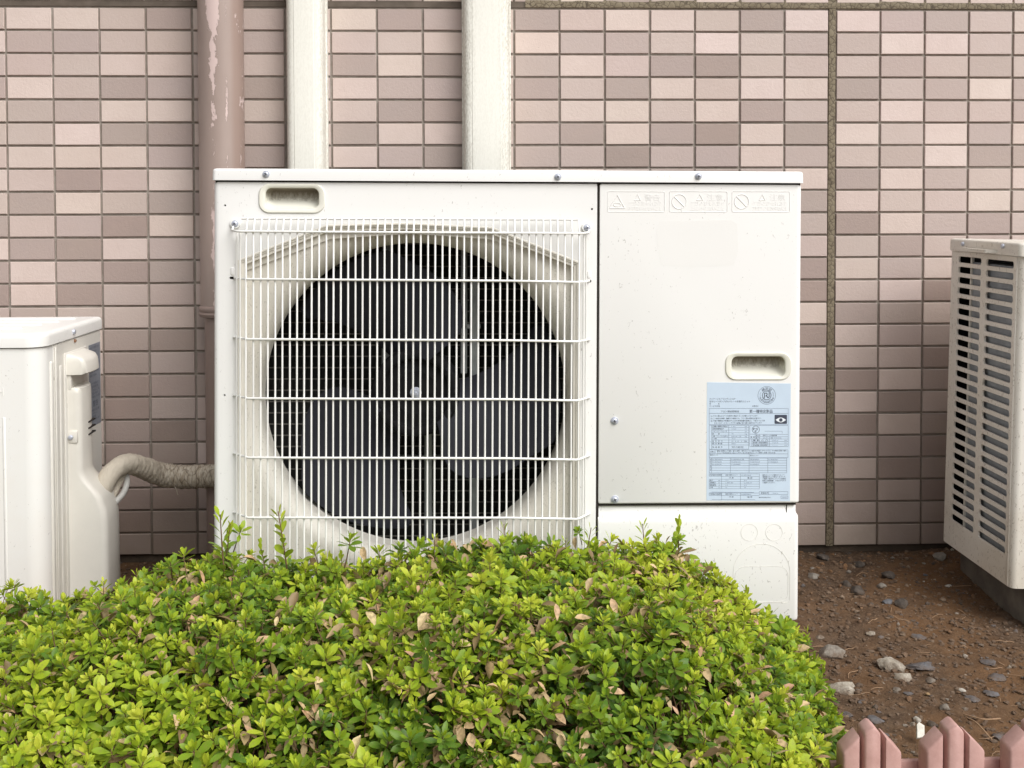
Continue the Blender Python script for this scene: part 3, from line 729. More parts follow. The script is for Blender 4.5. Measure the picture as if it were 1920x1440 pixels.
T('(3) 冷媒の種類及び数量並びにGWP(地球温暖化係数)は、下記スペック表', 146, 675, 602, 11); T('あるいはサービストップパネル裏面の記入欄に記載されています。', 176, 694, 580, 11)
Bx(133, 706, 466, 908); Ln(154, 706, 154, 908); Ln(298, 706, 298, 908)
ys_ = [706, 727, 748, 770, 790, 811, 831, 852, 873, 908]
rows = [('圧縮機の電動機の定格出力', '1.60', 'kW'), ('送風機電動機出力', '0.060', 'kW'), ('クランクケースヒータ', '—', 'kW'), ('質　　　量', '70', 'kg'), ('冷媒・チャージレス(封入)', 'R410A  2.8', 'kg'), ('しゃ断', '4.15', ''), ('設　計　圧　力', 'H  4.15   L  2.2', 'MPa'), ('防 水 等 級', 'IPX4', ''), ('製 造 番 号', '', '')]
for i, (a, b, c_) in enumerate(rows):
    Ln(154, ys_[i], 466, ys_[i]); yb = ys_[i + 1] - 6 if i < 8 else 896
    T(a, 160, yb, 160 + min(130, 12 * len(a)), 10)
    if b: T(b, 322, yb, 322 + 8 * len(b), 9, thin)
    if c_: T(c_, 434, yb, 452, 9, thin)
T('91U14202', 322, 899, 421, 17)
T('室外ユニット', 139, 850, 150, 8, thin)
Bx(475, 708, 799, 886); 
def ring(cxp, cyp, rp, mb, wpx=3, n=40):
    a = LB(cxp, cyp); r_ = rp / 4.5 / 1161; w_ = wpx / 4.5 / 1161 / 2
    mb.loft([at_y(ellipse(a[0], a[1], r_ - w_, r_ - w_, n), ly - .0002), at_y(ellipse(a[0], a[1], r_ + w_, r_ + w_, n), ly - .0002)])
ring(526, 743, 31, ink); T('PS', 504, 748, 545, 21); T('E', 517, 766, 532, 17)
Ln(600, 757, 748, 757); Ln(748, 757, 748, 776)
Ln(475, 782, 799, 784); Ln(520, 782, 520, 822); T('電 源', 482, 812, 516, 11); Ln(520, 803, 799, 804); Ln(475, 822, 799, 823)
T('室 内', 526, 798, 562, 10); T('室内ユニット銘板記載', 585, 798, 705, 10); T('室 外', 526, 818, 562, 10); T('200V 三相 50/60Hz', 585, 818, 742, 9, thin)
for i, (a, b) in enumerate((('電 動 入 力', '3.00/3.20'), ('室内機の定格消費電力', '0.06/0.06'), ('室外送風機の定格消費電力', '—'))):
    yy = 838 + 21 * i; T(a, 500, yy, 628, 10); T(b, 662, yy, 715, 9, thin); T('kW', 768, yy, 788, 8, thin); Ln(492, yy + 5, 799, yy + 6)
Ln(640, 823, 640, 886); Ln(492, 823, 492, 886)
Bx(133, 914, 797, 948); Bx(133, 914, 183, 940); T('お願い', 140, 934, 178, 10)
T('複数の設置をした場合、個々の室外・室内ユニットの組合せが識別しやすいように、下の枠内に系統・室外', 198, 929, 783, 10); T('ユニット形式記号をご記入ください 記入例 室外ユニットと現地の号機 1または1台', 198, 945, 690, 10)
Bx(133, 948, 797, 980); Ln(470, 948, 470, 980); T('室内ユニット', 140, 962, 208, 9); T('室外ユニット', 478, 966, 548, 9)
Bx(133, 984, 786, 1108); Ln(154, 984, 154, 1108)
for x_ in (311, 469, 627): Ln(x_, 984, x_, 1108)
for k in range(1, 6): Ln(154, 984 + 20.7 * k, 786, 984 + 20.7 * k)
codes = [['PL-ERP80BA1', 'PL-ERP80LA1/VB', 'PM-RP80FA1', 'PS-RP80KA1'], ['PC-RP80KA4', 'PA-RP80CA4', 'PC-RP80KLA5', 'PC-RP80KLA'], ['PL-RP80LA1', 'PC-RP80KHA', 'PK-RP80KA1', '']]
for r_, row in enumerate(codes):
    for k, s in enumerate(row):
        if s: T(s, 160 + 158 * k, 1000 + 20.7 * r_, 160 + 158 * k + 7.8 * len(s), 9, thin)
for k, ch in enumerate('組合せ室内機'): T(ch, 139, 1004 + 17 * k, 150, 10)
def small_table(y0, rows_):
    Ln(133, y0, 556, y0 + 2); Ln(133, y0 + 22, 556, y0 + 24); T('代表組合せ接続例', 138, y0 + 16, 236, 10); T('組合せ室内ユニット', 270, y0 + 16, 372, 10); T('PL-ERP80BA1', 404, y0 + 17, 486, 9, thin)
    T('冷 房', 300, y0 + 40, 338, 10); T('暖 房', 456, y0 + 41, 496, 10)
    for k, (a, b, c_, d_) in enumerate(rows_):
        yy = y0 + 46 + 20 * k; Ln(133, yy, 556, yy + 2); T(a, 138, yy + 15, 138 + 13 * len(a), 10); T(b, 210, yy + 15, 226, 8, thin); T(c_, 270, yy + 15, 270 + 7 * len(c_), 9, thin); T(d_, 428, yy + 16, 428 + 7 * len(d_), 9, thin)
    if rows_: Ln(133, y0 + 46 + 20 * len(rows_), 556, y0 + 48 + 20 * len(rows_)); Ln(133, y0 + 46, 133, y0 + 126); Ln(556, y0, 556, y0 + 126)
    e_ = y0 + (126 if rows_ else 62)
    Ln(238, y0, 238, e_); Ln(396, y0, 396, e_); Ln(133, y0, 133, y0 + 22)
small_table(1115, [('能力', 'kW', '7.1', '8.0'), ('消費電力', 'kW', '1.88/1.88', '2.05/2.05'), ('運転電流', 'A', '6.0', '6.3'), ('力率', '%', '90', '90')])
small_table(1276, []); Ln(152, 1270, 510, 1274); Ln(155, 1332, 520, 1334)
for k, s in enumerate(('室内ユニットの組合せによって', '消費電力などが異なりますので、', 'ご使用の組合せについての詳細は', '販売工事説明書、カタログなどで', 'ご確認ください。')):
    T(s, 582, 1132 + 16 * k, 582 + 13.2 * len(s), 11)
Bx(555, 1266, 796, 1291); Ln(634, 1266, 634, 1291); T('製造年月', 570, 1284, 628, 11); T('2009.10', 668, 1284, 714, 9, thin); T('BH79W220G26', 553, 1320, 650, 10); Bx(738, 1303, 796, 1326); T('JQA01', 748, 1319, 788, 9, thin)
# certification roundel
ring(618, 455, 76, thin, 3, 56); ring(618, 455, 39, ink, 3, 24); ring(618, 455, 34, thin, 2, 24)
a = LB(618, 455)
def glyph(pts, wpx):
    P = [LB(*p) for p in pts]; MBt = ink; h = wpx / 4.5 / 1161 / 2
    for p, q in zip(P[:-1], P[1:]):
        d = (Vector(q) - Vector(p)).normalized(); n = Vector((-d.y, d.x)) * h; e_ = d * h
        MBt.add([(p[0] - n.x - e_.x, ly - .0003, p[1] - n.y - e_.y), (q[0] - n.x + e_.x, ly - .0003, q[1] - n.y + e_.y), (q[0] + n.x + e_.x, ly - .0003, q[1] + n.y + e_.y), (p[0] + n.x - e_.x, ly - .0003, p[1] + n.y - e_.y)], [(0, 1, 2, 3)])
glyph([(600, 474), (600, 436), (618, 436), (621, 444), (619, 454), (612, 458), (620, 462), (624, 472), (634, 472), (638, 466), (638, 436)], 6)
def arc_text(s, r, a0, a1, hpx, mb, flip=False):
    for k, ch in enumerate(s):
        q = R(a0 + (a1 - a0) * k / max(1, len(s) - 1)); rr = r / 4.5 / 1161; px_, pz_ = a[0] + rr * cos(q), a[1] + rr * sin(q)
        rot = q - pi / 2 if not flip else q + pi / 2; h = hpx / 4.5 / 1161; v, f = text_geo(ch, 1)
        if not v: continue
        mx = max(p[0] for p in v); mn = min(p[0] for p in v); sc = h / .75
        pts = []
        for p in v:
            xx, zz = (p[0] - (mx + mn) / 2) * sc, (p[1] - .38) * sc
            pts.append((px_ + xx * cos(rot) - zz * sin(rot), ly - .00025, pz_ + xx * sin(rot) + zz * cos(rot)))
        mb.add(pts, f)
arc_text('検定証', 56, 122, 58, 22, ink); arc_text('日本冷凍空調工業会', 60, 205, 335, 13, ink, True); arc_text('高圧ガス保安', 49, 225, 315, 9, thin, True); arc_text('JRAC0410', 58, 200, 152, 9, thin); arc_text('JRAHEAT', 58, 30, -20, 9, thin)
# protected-environment eye
e0, e1 = LB(684, 695), LB(789, 619)
MB().prism(rrect(e0[0], e0[1], e1[0], e1[1], .0012, 4), ly - .0002, ly + .0001).build('eye_mark', M['ink'], lab, 0)
ex, ez = LB(736, 662); ew, eh = 45 / 4.5 / 1161, 21 / 4.5 / 1161
eye = [(ex - ew + 2 * ew * k / 12, ez + eh * sin(pi * k / 12)) for k in range(13)] + [(ex + ew - 2 * ew * k / 12, ez - eh * sin(pi * k / 12)) for k in range(1, 12)]
MB().prism(eye, ly - .0004, ly - .0002).build('eye_mark', M['label_white'], lab, 0)
MB().prism(ellipse(ex, ez, 15 / 4.5 / 1161, 15 / 4.5 / 1161, 20), ly - .0006, ly - .0004).build('eye_mark', M['ink'], lab, 0)
ink.build('printed_text', M['ink'], lab, 0, False); thin.build('printed_rules', M['ink_mid'], lab, 0, False)

# --- fan, hub, motor bracket
fan = empty('fan', (fc[0], .095, fc[1])); fan.parent = unit
hb = L(781, 738, -.06)
def blade(a_lead):
    mb = MB(); n, m_ = 14, 14; V_ = []
    for i in range(n + 1):
        t_ = i / n; r_ = .060 + (.246 - .060) * t_
        a1 = a_lead + 8 * t_ + 14 * t_ * t_ - 4; span = 62 + 22 * sin(pi * min(1, t_ * 1.15)) - 8 * t_
        if t_ > .9: span -= (t_ - .9) * 90; a1 -= (t_ - .9) * 60
        for j in range(m_ + 1):
            s = j / m_; q = R(a1 - span * s)
            V_.append((r_ * cos(q), .038 * (1 - s) - .036 * s - .010 * sin(pi * s), r_ * sin(q)))
    f_ = [(i * (m_ + 1) + j, i * (m_ + 1) + j + 1, (i + 1) * (m_ + 1) + j + 1, (i + 1) * (m_ + 1) + j) for i in range(n) for j in range(m_)]
    k = len(V_); V2 = [(x, y + .003, z) for x, y, z in V_]
    mb.add(V_ + V2, f_ + [tuple(i + k for i in reversed(q)) for q in f_])
    per = [j for j in range(m_ + 1)] + [i * (m_ + 1) + m_ for i in range(1, n + 1)] + [n * (m_ + 1) + j for j in range(m_ - 1, -1, -1)] + [i * (m_ + 1) for i in range(n - 1, 0, -1)]
    mb.f += [(per[i], per[(i + 1) % len(per)], per[(i + 1) % len(per)] + k, per[i] + k) for i in range(len(per))]
    return mb.build('fan_blade', M['fan'], fan, 40)
for a_ in (14, 134, 254): blade(a_)
mb = MB(); HL = []
for rr, yy in ((.0745, .03), (.0745, -.018), (.073, -.0225), (.0695, -.0245), (.061, -.0250), (.0585, -.0235), (.0565, -.014), (.052, -.0135), (.036, -.0165), (.034, -.0155), (.02, -.017), (.0, -.0175)):
    HL.append(at_y(ellipse(0, 0, max(rr, .0005), max(rr, .0005), 56), yy))
mb.loft(HL, False, True); mb.build('hub', M['hub'], fan, 35)
mb = MB(); mb.disc((0, 0), .0098, -.0195, -.016, 24, .0005); mb.disc((0, 0), .0078, -.026, -.0195, 6, .0008); mb.disc((0, 0), .003, -.031, -.026, 12, .0006)
mb.build('hub_nut', M['screw'], fan, 30)
for a_ in (37, 205, 330):
    MB().disc((.067 * cos(R(a_)), .067 * sin(R(a_))), .003, -.0268, -.0245, 10, .0004).build('hub_rivet', M['fan'], fan, 40)
br = empty('motor_bracket', (fc[0], .16, fc[1])); br.parent = unit
for dx, w_ in ((.018, .014), (.098, .016)):
    MB().bbox((dx - w_ / 2, 0, -fc[1] + .006), (dx + w_ / 2, .012, -.065 if dx < .05 else .19), .0015, 1).build('post', M['steel'], br, 30)
for dx, w_ in ((-.055, .020), (.080, .012)):
    MB().bbox((dx - w_ / 2, .001, .02), (dx + w_ / 2, .010, .26), .0015, 1).build('post', M['steel'], br, 30)
MB().bbox((-.05, .001, -.131), (.062, .011, -.125), .001, 1).build('crossbar', M['steel'], br, 30)
MB().bbox((-.07, .001, .10), (.11, .011, .108), .001, 1).build('crossbar', M['steel'], br, 30)
mb = MB(); mb.disc((0, 0), .055, .002, .09, 32, .004); mb.build('motor', M['hub'], br, 40)

# --- wire guard
gd = empty('fan_guard', (0, 0, 0)); gd.parent = unit
E = .030; WR = .0015; WRH = .0019
zt_bot = .035
bars = [(434, 437.5), (523.5, 529), (636, 640.5), (747, 751), (858, 862), (970.5, 973)]
xL, xR_ = L(461, 700, E)[0], L(1085, 700, E)[0]
n_w = 47
for i in range(n_w):
    x = xL + (xR_ - xL) * i / (n_w - 1); f_ = i / (n_w - 1)
    zt = L(461, 434, E)[1] * (1 - f_) + L(1085, 437.5, E)[1] * f_; zq = L(461, 409, E - .008)[1] * (1 - f_) + L(1085, 412.5, E - .008)[1] * f_
    wb = random.uniform(-.0004, .0004)
    MB().tube([(x, -E, zt_bot), (x + wb, -E, (zt + zt_bot) / 2), (x, -E, zt - .002), (x, -E + .0025, zt + .004), (x, -E + .011, zq + .001)], WR, 6).build('wire', M['wire'], gd, 60)
for px, e_ in ((444, .012), (450, .020), (1093.5, .020), (1098, .012)):
    x = L(px, 700, e_)[0]; z0_ = L(px, 436, e_)[1]
    MB().tube([(x, -e_, zt_bot), (x, -e_, z0_)], WR, 6).build('wire', M['wire'], gd, 60)
a0 = L(452, 409.5, E - .010); a1 = L(1083, 411.5, E - .010); am = L(770, 410.5, E - .010)
MB().tube([(a0[0], -(E - .0132), a0[1]), (am[0], -(E - .0132), am[1]), (a1[0], -(E - .0132), a1[1])], WRH, 8).build('wire', M['wire'], gd, 60)
for k, (yl, yr) in enumerate(bars + [(1082, 1085)]):
    p0, p1 = L(466, yl, E + .003), L(1080, yr, E + .003); zz0, zz1 = p0[1], p1[1]; yy = -(E + .0036)
    if k == 0:
        s0, s1 = L(437.5, 424, .003), L(1104, 432, .003); b0, b1 = L(441, 434, E), L(1099, 438, E)
        pts = [(s0[0] + .003, -.002, s0[1] + .006), (s0[0], -.003, s0[1]), (s0[0] + .0015, -.018, b0[1] + .002), (b0[0] + .004, yy + .004, zz0), (b0[0] + .012, yy, zz0), (b1[0] - .012, yy, zz1), (b1[0] - .004, yy + .004, zz1), (s1[0] - .0015, -.018, b1[1] + .002), (s1[0], -.003, s1[1]), (s1[0] - .003, -.002, s1[1] + .006)]
    else:
        e0, e1 = L(438, yl - 4, .002), L(1106, yr - 4, .002)
        g0, g1 = L(462, yl, E), L(1086, yr, E)
        pts = [(e0[0], .004 if k == 1 else -.001, zz0), (e0[0] + .002, -.003, zz0), (g0[0] - .002, -E * .9, zz0), (g0[0] + .004, yy, zz0), (0, yy, (zz0 + zz1) / 2), (g1[0] - .004, yy, zz1), (g1[0] + .002, -E * .9, zz1), (e1[0] - .002, -.003, zz1), (e1[0], .004 if k == 1 else -.001, zz1)]
    MB().tube(pts, WRH, 8).build('wire', M['wire'], gd, 70)
for px in ((441.5, 419.5), (1100, 427)):
    x, z = L(*px); make_screw(unit, x, -.0034, z, .0056, True)
    MB().disc((x, z), .0078, -.0026, .0005, 20, .0006).build('washer', M['washer'], unit, 40)
# feet
for dx in (-.33, .33):
    MB().bbox((dx - .08, .01, -.012), (dx + .08, UD + .02, -.0005), .002, 1).build('foot', M['white_low'], unit, 30)
# concrete blocks that carry it
for dx, lb in ((-.33, 'grey concrete block under the left foot of the large white unit'), (.33, 'grey concrete block under the right foot of the large white unit')):
    b = MB().bbox((-.075, -.20, 0), (.075, .20, .105), .004, 2).build('concrete_block', M['concrete'], None, 30)
    b.location = (UO.x + dx, UO.y + .225, -.0125); tag(b, lb, 'block', 'concrete blocks under the outdoor units')

# ------------------------------------------------------------------ left unit
LX1, LY0, LY1, LZ0, LZ1 = -.7755, -.425, -.125, .035, .534
lu = empty('outdoor_unit', (LX1 - .39, (LY0 + LY1) / 2, LZ0)); tag(lu, 'cream outdoor unit at the left edge with a wrapped pipe leaving its side cover', 'air conditioner')
ox, oy, oz = lu.location
def P3(x, y, z): return (x - ox, y - oy, z - oz)
def body(name, x0, x1, y0, y1, z0, z1, rf, mat, parent, org, top_r=0.0, segs=8):
    """upright casing: plan outline with the two front corners rounded by rf"""
    def plan(i):
        P = []
        for (a, b, s0, rr) in ((x1 - i, y1 - i, 0, .006), (x0 + i, y1 - i, 90, .006), (x0 + i, y0 + i, 180, rf), (x1 - i, y0 + i, 270, rf)):
            rr = max(.001, rr - i); sx_ = -1 if s0 in (0, 270) else 1; sy_ = -1 if s0 in (0, 90) else 1
            for k in range(segs + 1):
                q = R(s0 + 90 * k / segs); P.append((a + sx_ * rr + rr * cos(q), b + sy_ * rr + rr * sin(q)))
        return P
    mb = MB(); lo = [[(x - org[0], y - org[1], z0 - org[2]) for x, y in plan(0)]]
    if top_r:
        for k in range(6):
            q = R(90 * k / 5); lo.append([(x - org[0], y - org[1], z1 - top_r + top_r * sin(q) - org[2]) for x, y in plan(top_r * (1 - cos(q)))])
    else: lo.append([(x - org[0], y - org[1], z1 - org[2]) for x, y in plan(0)])
    mb.loft(lo, True, True); return mb.build(name, mat, parent, 40)
org = (ox, oy, oz)
body('casing', LX1 - .78, LX1, LY0, LY1, LZ0, LZ1, .032, M['cream_unit'], lu, org)
body('top_cover', LX1 - .784, LX1 + .004, LY0 - .004, LY1 + .002, LZ1 + .002, LZ1 + .027, .034, M['cream_unit'], lu, org, .009)
for k, yc in enumerate((-.345, -.285, -.23, -.175)):
    MB().loft([[(x - ox, y - oy, z - oz) for x, y in rrect(LX1 - .72 + i, yc - .014 + i, LX1 - .03 - .012 * (3 - k) - i, yc + .014 - i, .014, 5)] for i, z in ((0, LZ1 + .0268), (.003, LZ1 + .029), (.006, LZ1 + .0298))], False, True).build('top_rib', M['cream_unit'], lu, 50)
# side panel plate (slightly proud), its folded edges and grooves
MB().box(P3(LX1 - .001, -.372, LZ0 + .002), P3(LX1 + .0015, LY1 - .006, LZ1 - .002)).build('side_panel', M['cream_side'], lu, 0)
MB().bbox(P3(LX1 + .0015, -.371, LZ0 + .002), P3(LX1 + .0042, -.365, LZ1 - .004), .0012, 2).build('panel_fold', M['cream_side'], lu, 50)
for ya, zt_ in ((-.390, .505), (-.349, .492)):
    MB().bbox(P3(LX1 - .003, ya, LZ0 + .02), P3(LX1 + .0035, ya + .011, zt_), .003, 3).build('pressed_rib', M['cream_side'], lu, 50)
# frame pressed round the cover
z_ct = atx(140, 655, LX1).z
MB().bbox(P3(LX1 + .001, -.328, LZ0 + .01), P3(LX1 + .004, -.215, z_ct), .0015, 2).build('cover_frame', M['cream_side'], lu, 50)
# service cover, lofted over height
def cov(z, p, ya=-.318, yb=-.235, r=.010):
    P = [(LX1 + .001, ya)]
    for k in range(5): q = R(180 + 90 * k / 4); P.append((LX1 + p - r + r * sin(R(90 * k / 4)), ya + .002 + r * (1 - cos(R(90 * k / 4)))))
    for k in range(1, 5):
        t_ = k / 5; P.append((LX1 + p + .004 * sin(pi * t_) - .004 * t_, ya + .002 + r + (yb - ya - .012 - r) * t_))
    P += [(LX1 + p - .008, yb - .006), (LX1 + p - .012, yb), (LX1 + .001, yb)]
    return [P3(x, y, z) for x, y in P]
zA = at(140, 725, -.30).z; zB = at(140, 884, -.30).z; zC = at(190, 946, -.30).z; zTop = at(130, 668, -.30).z
prof_ = [(LZ0 + .01, .070), (LZ0 + .02, .074), (zC - .03, .073), (zC - .008, .071), (zC + .004, .066)]
for k in range(1, 9):
    t_ = k / 9; s = t_ * t_ * (3 - 2 * t_); prof_.append((zC + .004 + (zB - zC) * t_, .066 - .037 * s))
prof_ += [(zB + .006, .028), (zA - .012, .0275), (zA - .002, .0265), (zA, .022)]
mb = MB(); mb.loft([cov(z, p, -.318, -.235 + (.018 * max(0, (p - .028) / .045)), .012) for z, p in prof_], True, True)
cv = empty('service_cover', P3(LX1, -.28, .2)); cv.parent = lu
def rel(mb): 
    o_ = Vector(cv.location); mb.v = [tuple(Vector(p) - o_) for p in mb.v]; return mb
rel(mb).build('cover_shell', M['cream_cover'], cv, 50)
rel(MB().bbox(P3(LX1 + .001, -.317, zA - .001), P3(LX1 + .006, -.236, zTop + .004), .001)).build('grip_back', M['cream_cover'], cv, 40)
rel(MB().bbox(P3(LX1 + .001, -.318, zA - .004), P3(LX1 + .011, -.306, zTop - .006), .002)).build('grip_cheek', M['cream_cover'], cv, 40)
z_h = at(140, 699, -.30).z
mb = MB(); mb.loft([cov(z, p, -.322, -.222, .008) for z, p in ((z_h - .001, .036), (z_h + .002, .040), (zTop - .010, .038), (zTop - .002, .033), (zTop + .006, .012), (zTop + .007, .004))], True, True)
rel(mb).build('grip_hood', M['cream_cover'], cv, 45)
for k in range(3):
    z1_ = at(160, 787 + 11.5 * k, -.26).z
    rel(MB().bbox(P3(LX1 + .024, -.284, z1_ - .0016), P3(LX1 + .0312, -.246, z1_ + .0016), .001)).build('vent_slot', M['hole'], cv, 40)
zs_ = at(117, 820, -.32).z
rel(MB().bbox(P3(LX1 + .004, -.3195, zs_ - .012), P3(LX1 + .022, -.312, zs_ + .012), .003)).build('screw_boss', M['cream_cover'], cv, 40)
def side_screw(parent, p, rad, base, out=1):
    s = MB(); s.disc((0, 0), rad, -.0035, .0006, 16, .0012); o = s.build('screw', M['screw'], parent, 50)
    o.rotation_euler = (0, 0, R(90 * out)); o.location = p; return o
o = side_screw(lu, P3(LX1 + .010, -.3205, zs_), .0045, None); o.rotation_euler = (0, 0, 0)
p_ = atx(137.5, 622, LX1 + .004); side_screw(lu, P3(LX1 + .0045, p_.y, p_.z), .0048, None)
p_ = atx(138, 639, LX1); r_ = side_screw(lu, P3(LX1 + .0018, p_.y, p_.z), .0032, None); r_.data.materials[0] = plain('rusty_screw', (.22, .11, .06), .7)
# grey label
la, lb_ = atx(166, 645, LX1), atx(187, 790, LX1)
ya, yb, za, zb3 = -.198, -.134, atx(187, 797, LX1).z + .006, atx(187, 640, LX1).z
MB().box(P3(LX1 + .0014, ya, za), P3(LX1 + .0019, yb, zb3)).build('data_label', M['label_grey'], lu, 0)
mb = MB(); mp = lambda a_, b_: P3(LX1 + .0021, ya + a_, za + b_); HH = zb3 - za
for k, s in enumerate(('ルームエアコン室外ユニット', 'RAC-2210', '電源 単相 100V', '定格電流 6.2A', '冷媒 R22 0.62kg', '設計圧力', '高圧 2.75MPa', '低圧 1.55MPa')):
    put_text(mb, s, .004, HH - .009 - .008 * k, .0042, 0, .05 - .012 * (k % 3), mp)
for k, s in enumerate(('アース工事を確実に行うこと', '据付工事は販売店に依頼', 'すること', '感電のおそれあり', '電源を切ってから点検')):
    put_text(mb, s, .016, HH - .082 - .0068 * k, .0042, 0, .04 - .008 * (k % 2), mp)
put_text(mb, '警告', .018, HH - .126, .010, 0, .03, mp)
for k, s in enumerate(('高電圧注意', 'カバーを外さないこと', 'けが・感電の原因', 'になります')):
    put_text(mb, s, .004, HH - .136 - .0065 * k, .004, 0, .05 - .01 * (k % 3), mp)
mb.build('printed_text', M['ink'], lu, 0, False)
# embossed letter and groove on the front
hx = at(6, 742, LY0).x; hz = at(6, 742, LY0).z
mb = MB(); v, f = text_geo('H', 1); k = len(v); sc = .021
pts = [P3(hx - .013 + p[0] * sc, LY0 - .0007, hz + p[1] * sc) for p in v]; b_ = [P3(hx - .013 + p[0] * sc, LY0 + .0004, hz + p[1] * sc) for p in v]
ed = {}
for f_ in f:
    for i in range(len(f_)): q = (f_[i], f_[(i + 1) % len(f_)]); ed[q] = 1
mb.add(pts + b_, list(f) + [(a_, c_, c_ + k, a_ + k) for (a_, c_) in ed if (c_, a_) not in ed]); mb.build('raised_letter', M['cream_unit'], lu, 0, False)
gx = at(10, 900, LY0).x; MB().bbox(P3(gx - .004, LY0 - .0012, LZ0 + .02), P3(gx + .002, LY0 + .004, at(10, 782, LY0).z), .0022, 3).build('pressed_rib', M['cream_unit'], lu, 50)
for dx in (-.62, -.16):
    b = MB().bbox((-.06, -.16, 0), (.06, .16, .04), .004, 2).build('concrete_block', M['concrete'], None, 30); b.location = (LX1 + dx, -.275, -.0055)
    tag(b, 'low concrete block under the cream outdoor unit at the left, its ' + ('far' if dx < -.3 else 'near') + ' end', 'block', 'concrete blocks under the outdoor units')

# wrapped pipe bundle
def sm(pts, n=8):
    pts = [Vector(p) for p in pts]; out = []
    for i in range(len(pts) - 1):
        p0, p1, p2, p3 = pts[max(i - 1, 0)], pts[i], pts[i + 1], pts[min(i + 2, len(pts) - 1)]
        for k in range(n):
            t_ = k / n; out.append(.5 * ((2 * p1) + (-p0 + p2) * t_ + (2 * p0 - 5 * p1 + 4 * p2 - p3) * t_ ** 2 + (-p0 + 3 * p1 - 3 * p2 + p3) * t_ ** 3))
    return out + [pts[-1]]
bo = at(195, 930, -.27)
bd = empty('pipe_bundle', bo); tag(bd, 'tape wrapped refrigerant pipe bending from the left unit to the wall', 'pipe')
kn = [at(172, 965, -.27), at(196, 908, -.26), at(216, 880, -.24), at(240, 869, -.21), at(268, 877, -.17), at(300, 889, -.13), at(340, 894, -.11), at(400, 893, -.105), at(450, 893, -.105)]
pth = [p - bo for p in sm(kn, 14)]
mb = MB(); seg = 28; loops = []; upv = None
for i, p in enumerate(pth):
    d = (pth[min(i + 1, len(pth) - 1)] - pth[max(i - 1, 0)]).normalized()
    if upv is None: upv = Vector((0, 1, 0))
    u_ = d.cross(upv).normalized(); upv = u_.cross(d).normalized(); f_ = i / len(pth)
    rb = .0190 + .0055 * min(1, max(0, (f_ - .35) * 3)); am_ = .0004 if f_ < .38 else .0013
    lp = []
    for k in range(seg):
        q = 2 * pi * k / seg; rr = rb + am_ * ((f_ * 34 + k / seg) % 1.0 - .5) * 1.6 + .0015 * noise.noise(Vector((cos(q) * 1.5, sin(q) * 1.5, f_ * 22)))
        lp.append(p + (u_ * cos(q) + upv * sin(q)) * rr)
    loops.append(lp)
mb.loft(loops, True, True); mb.build('wrapping', M['tape'], bd, 60)
kh = [at(236, 886, -.2), at(238, 905, -.215), at(231, 925, -.235), at(216, 942, -.25), at(203, 955, -.26)]
MB().tube([p - bo for p in sm(kh, 6)], .0060, 12).build('drain_hose', M['hose'], bd, 60)
kh = [at(240, 872, -.19), at(226, 895, -.215), at(212, 925, -.24), at(203, 945, -.25)]
MB().tube([p - bo for p in sm(kh, 6)], .0085, 12).build('inner_pipe', M['tape'], bd, 60)
kh = [at(322, 908, -.125), at(329, 914, -.13), at(333, 928, -.128)]
MB().tube([p - bo for p in sm(kh, 4)], .0012, 5).build('loose_tape', M['tape'], bd, 60)

# ------------------------------------------------------------------ right unit
RO_ = Vector((.9935, -.275, .072)); RR = Euler((0, R(1.2), 0)); ru = empty('outdoor_unit', RO_, RR)
tag(ru, 'beige outdoor unit at the right edge with louvred slots in its side', 'air conditioner')
RMx = Matrix.Translation(RO_) @ RR.to_matrix().to_4x4(); RI_ = RMx.inverted()
def RL(px, py):         # point on the side face (local x = 0): (y, z)
    o_ = RI_ @ O; d = RI_.to_3x3() @ ray(px, py); k = -o_.x / d.x; p = o_ + d * k; return p.y, p.z
ry0, ry1 = RL(1915, 475)[0], RL(1785, 470)[0]
rh = RL(1785, 470)[1]
# side sheet with slots, built in the (y, z) plane and turned to face -X
c0 = (RL(1797, 490)[0], RL(1840, 490)[0]); c1 = (RL(1849, 492)[0], RL(1901, 492)[0])
zt1 = RL(1815, 488)[1]; zb1 = RL(1810, 985)[1]; nrow = 26; pit_ = (zt1 - zb1) / (nrow - 1)
def to_side(mb): mb.v = [(y, x, z) for x, y, z in mb.v]; return mb
mb = MB(); hl = []
for c_ in (c0, c1):
    ya, yb = min(c_), max(c_)
    for k in range(nrow):
        zc_ = zt1 - pit_ * k; hl.append(rrect(ya, zc_ - pit_ * .33, yb, zc_ + pit_ * .33, .0055, 3))
outer = [(ry0 + .012, .0), (ry1, .0), (ry1, rh), (ry0 + .012, rh)]
mb.face_with_holes(outer, hl, 0)
for h in hl: mb.loft([at_y(h, 0), at_y(offset(h, .0006), .0006), at_y(offset(h, .0009), .0035)])
to_side(mb).build('louvred_panel', M['beige_unit'], ru, 30)
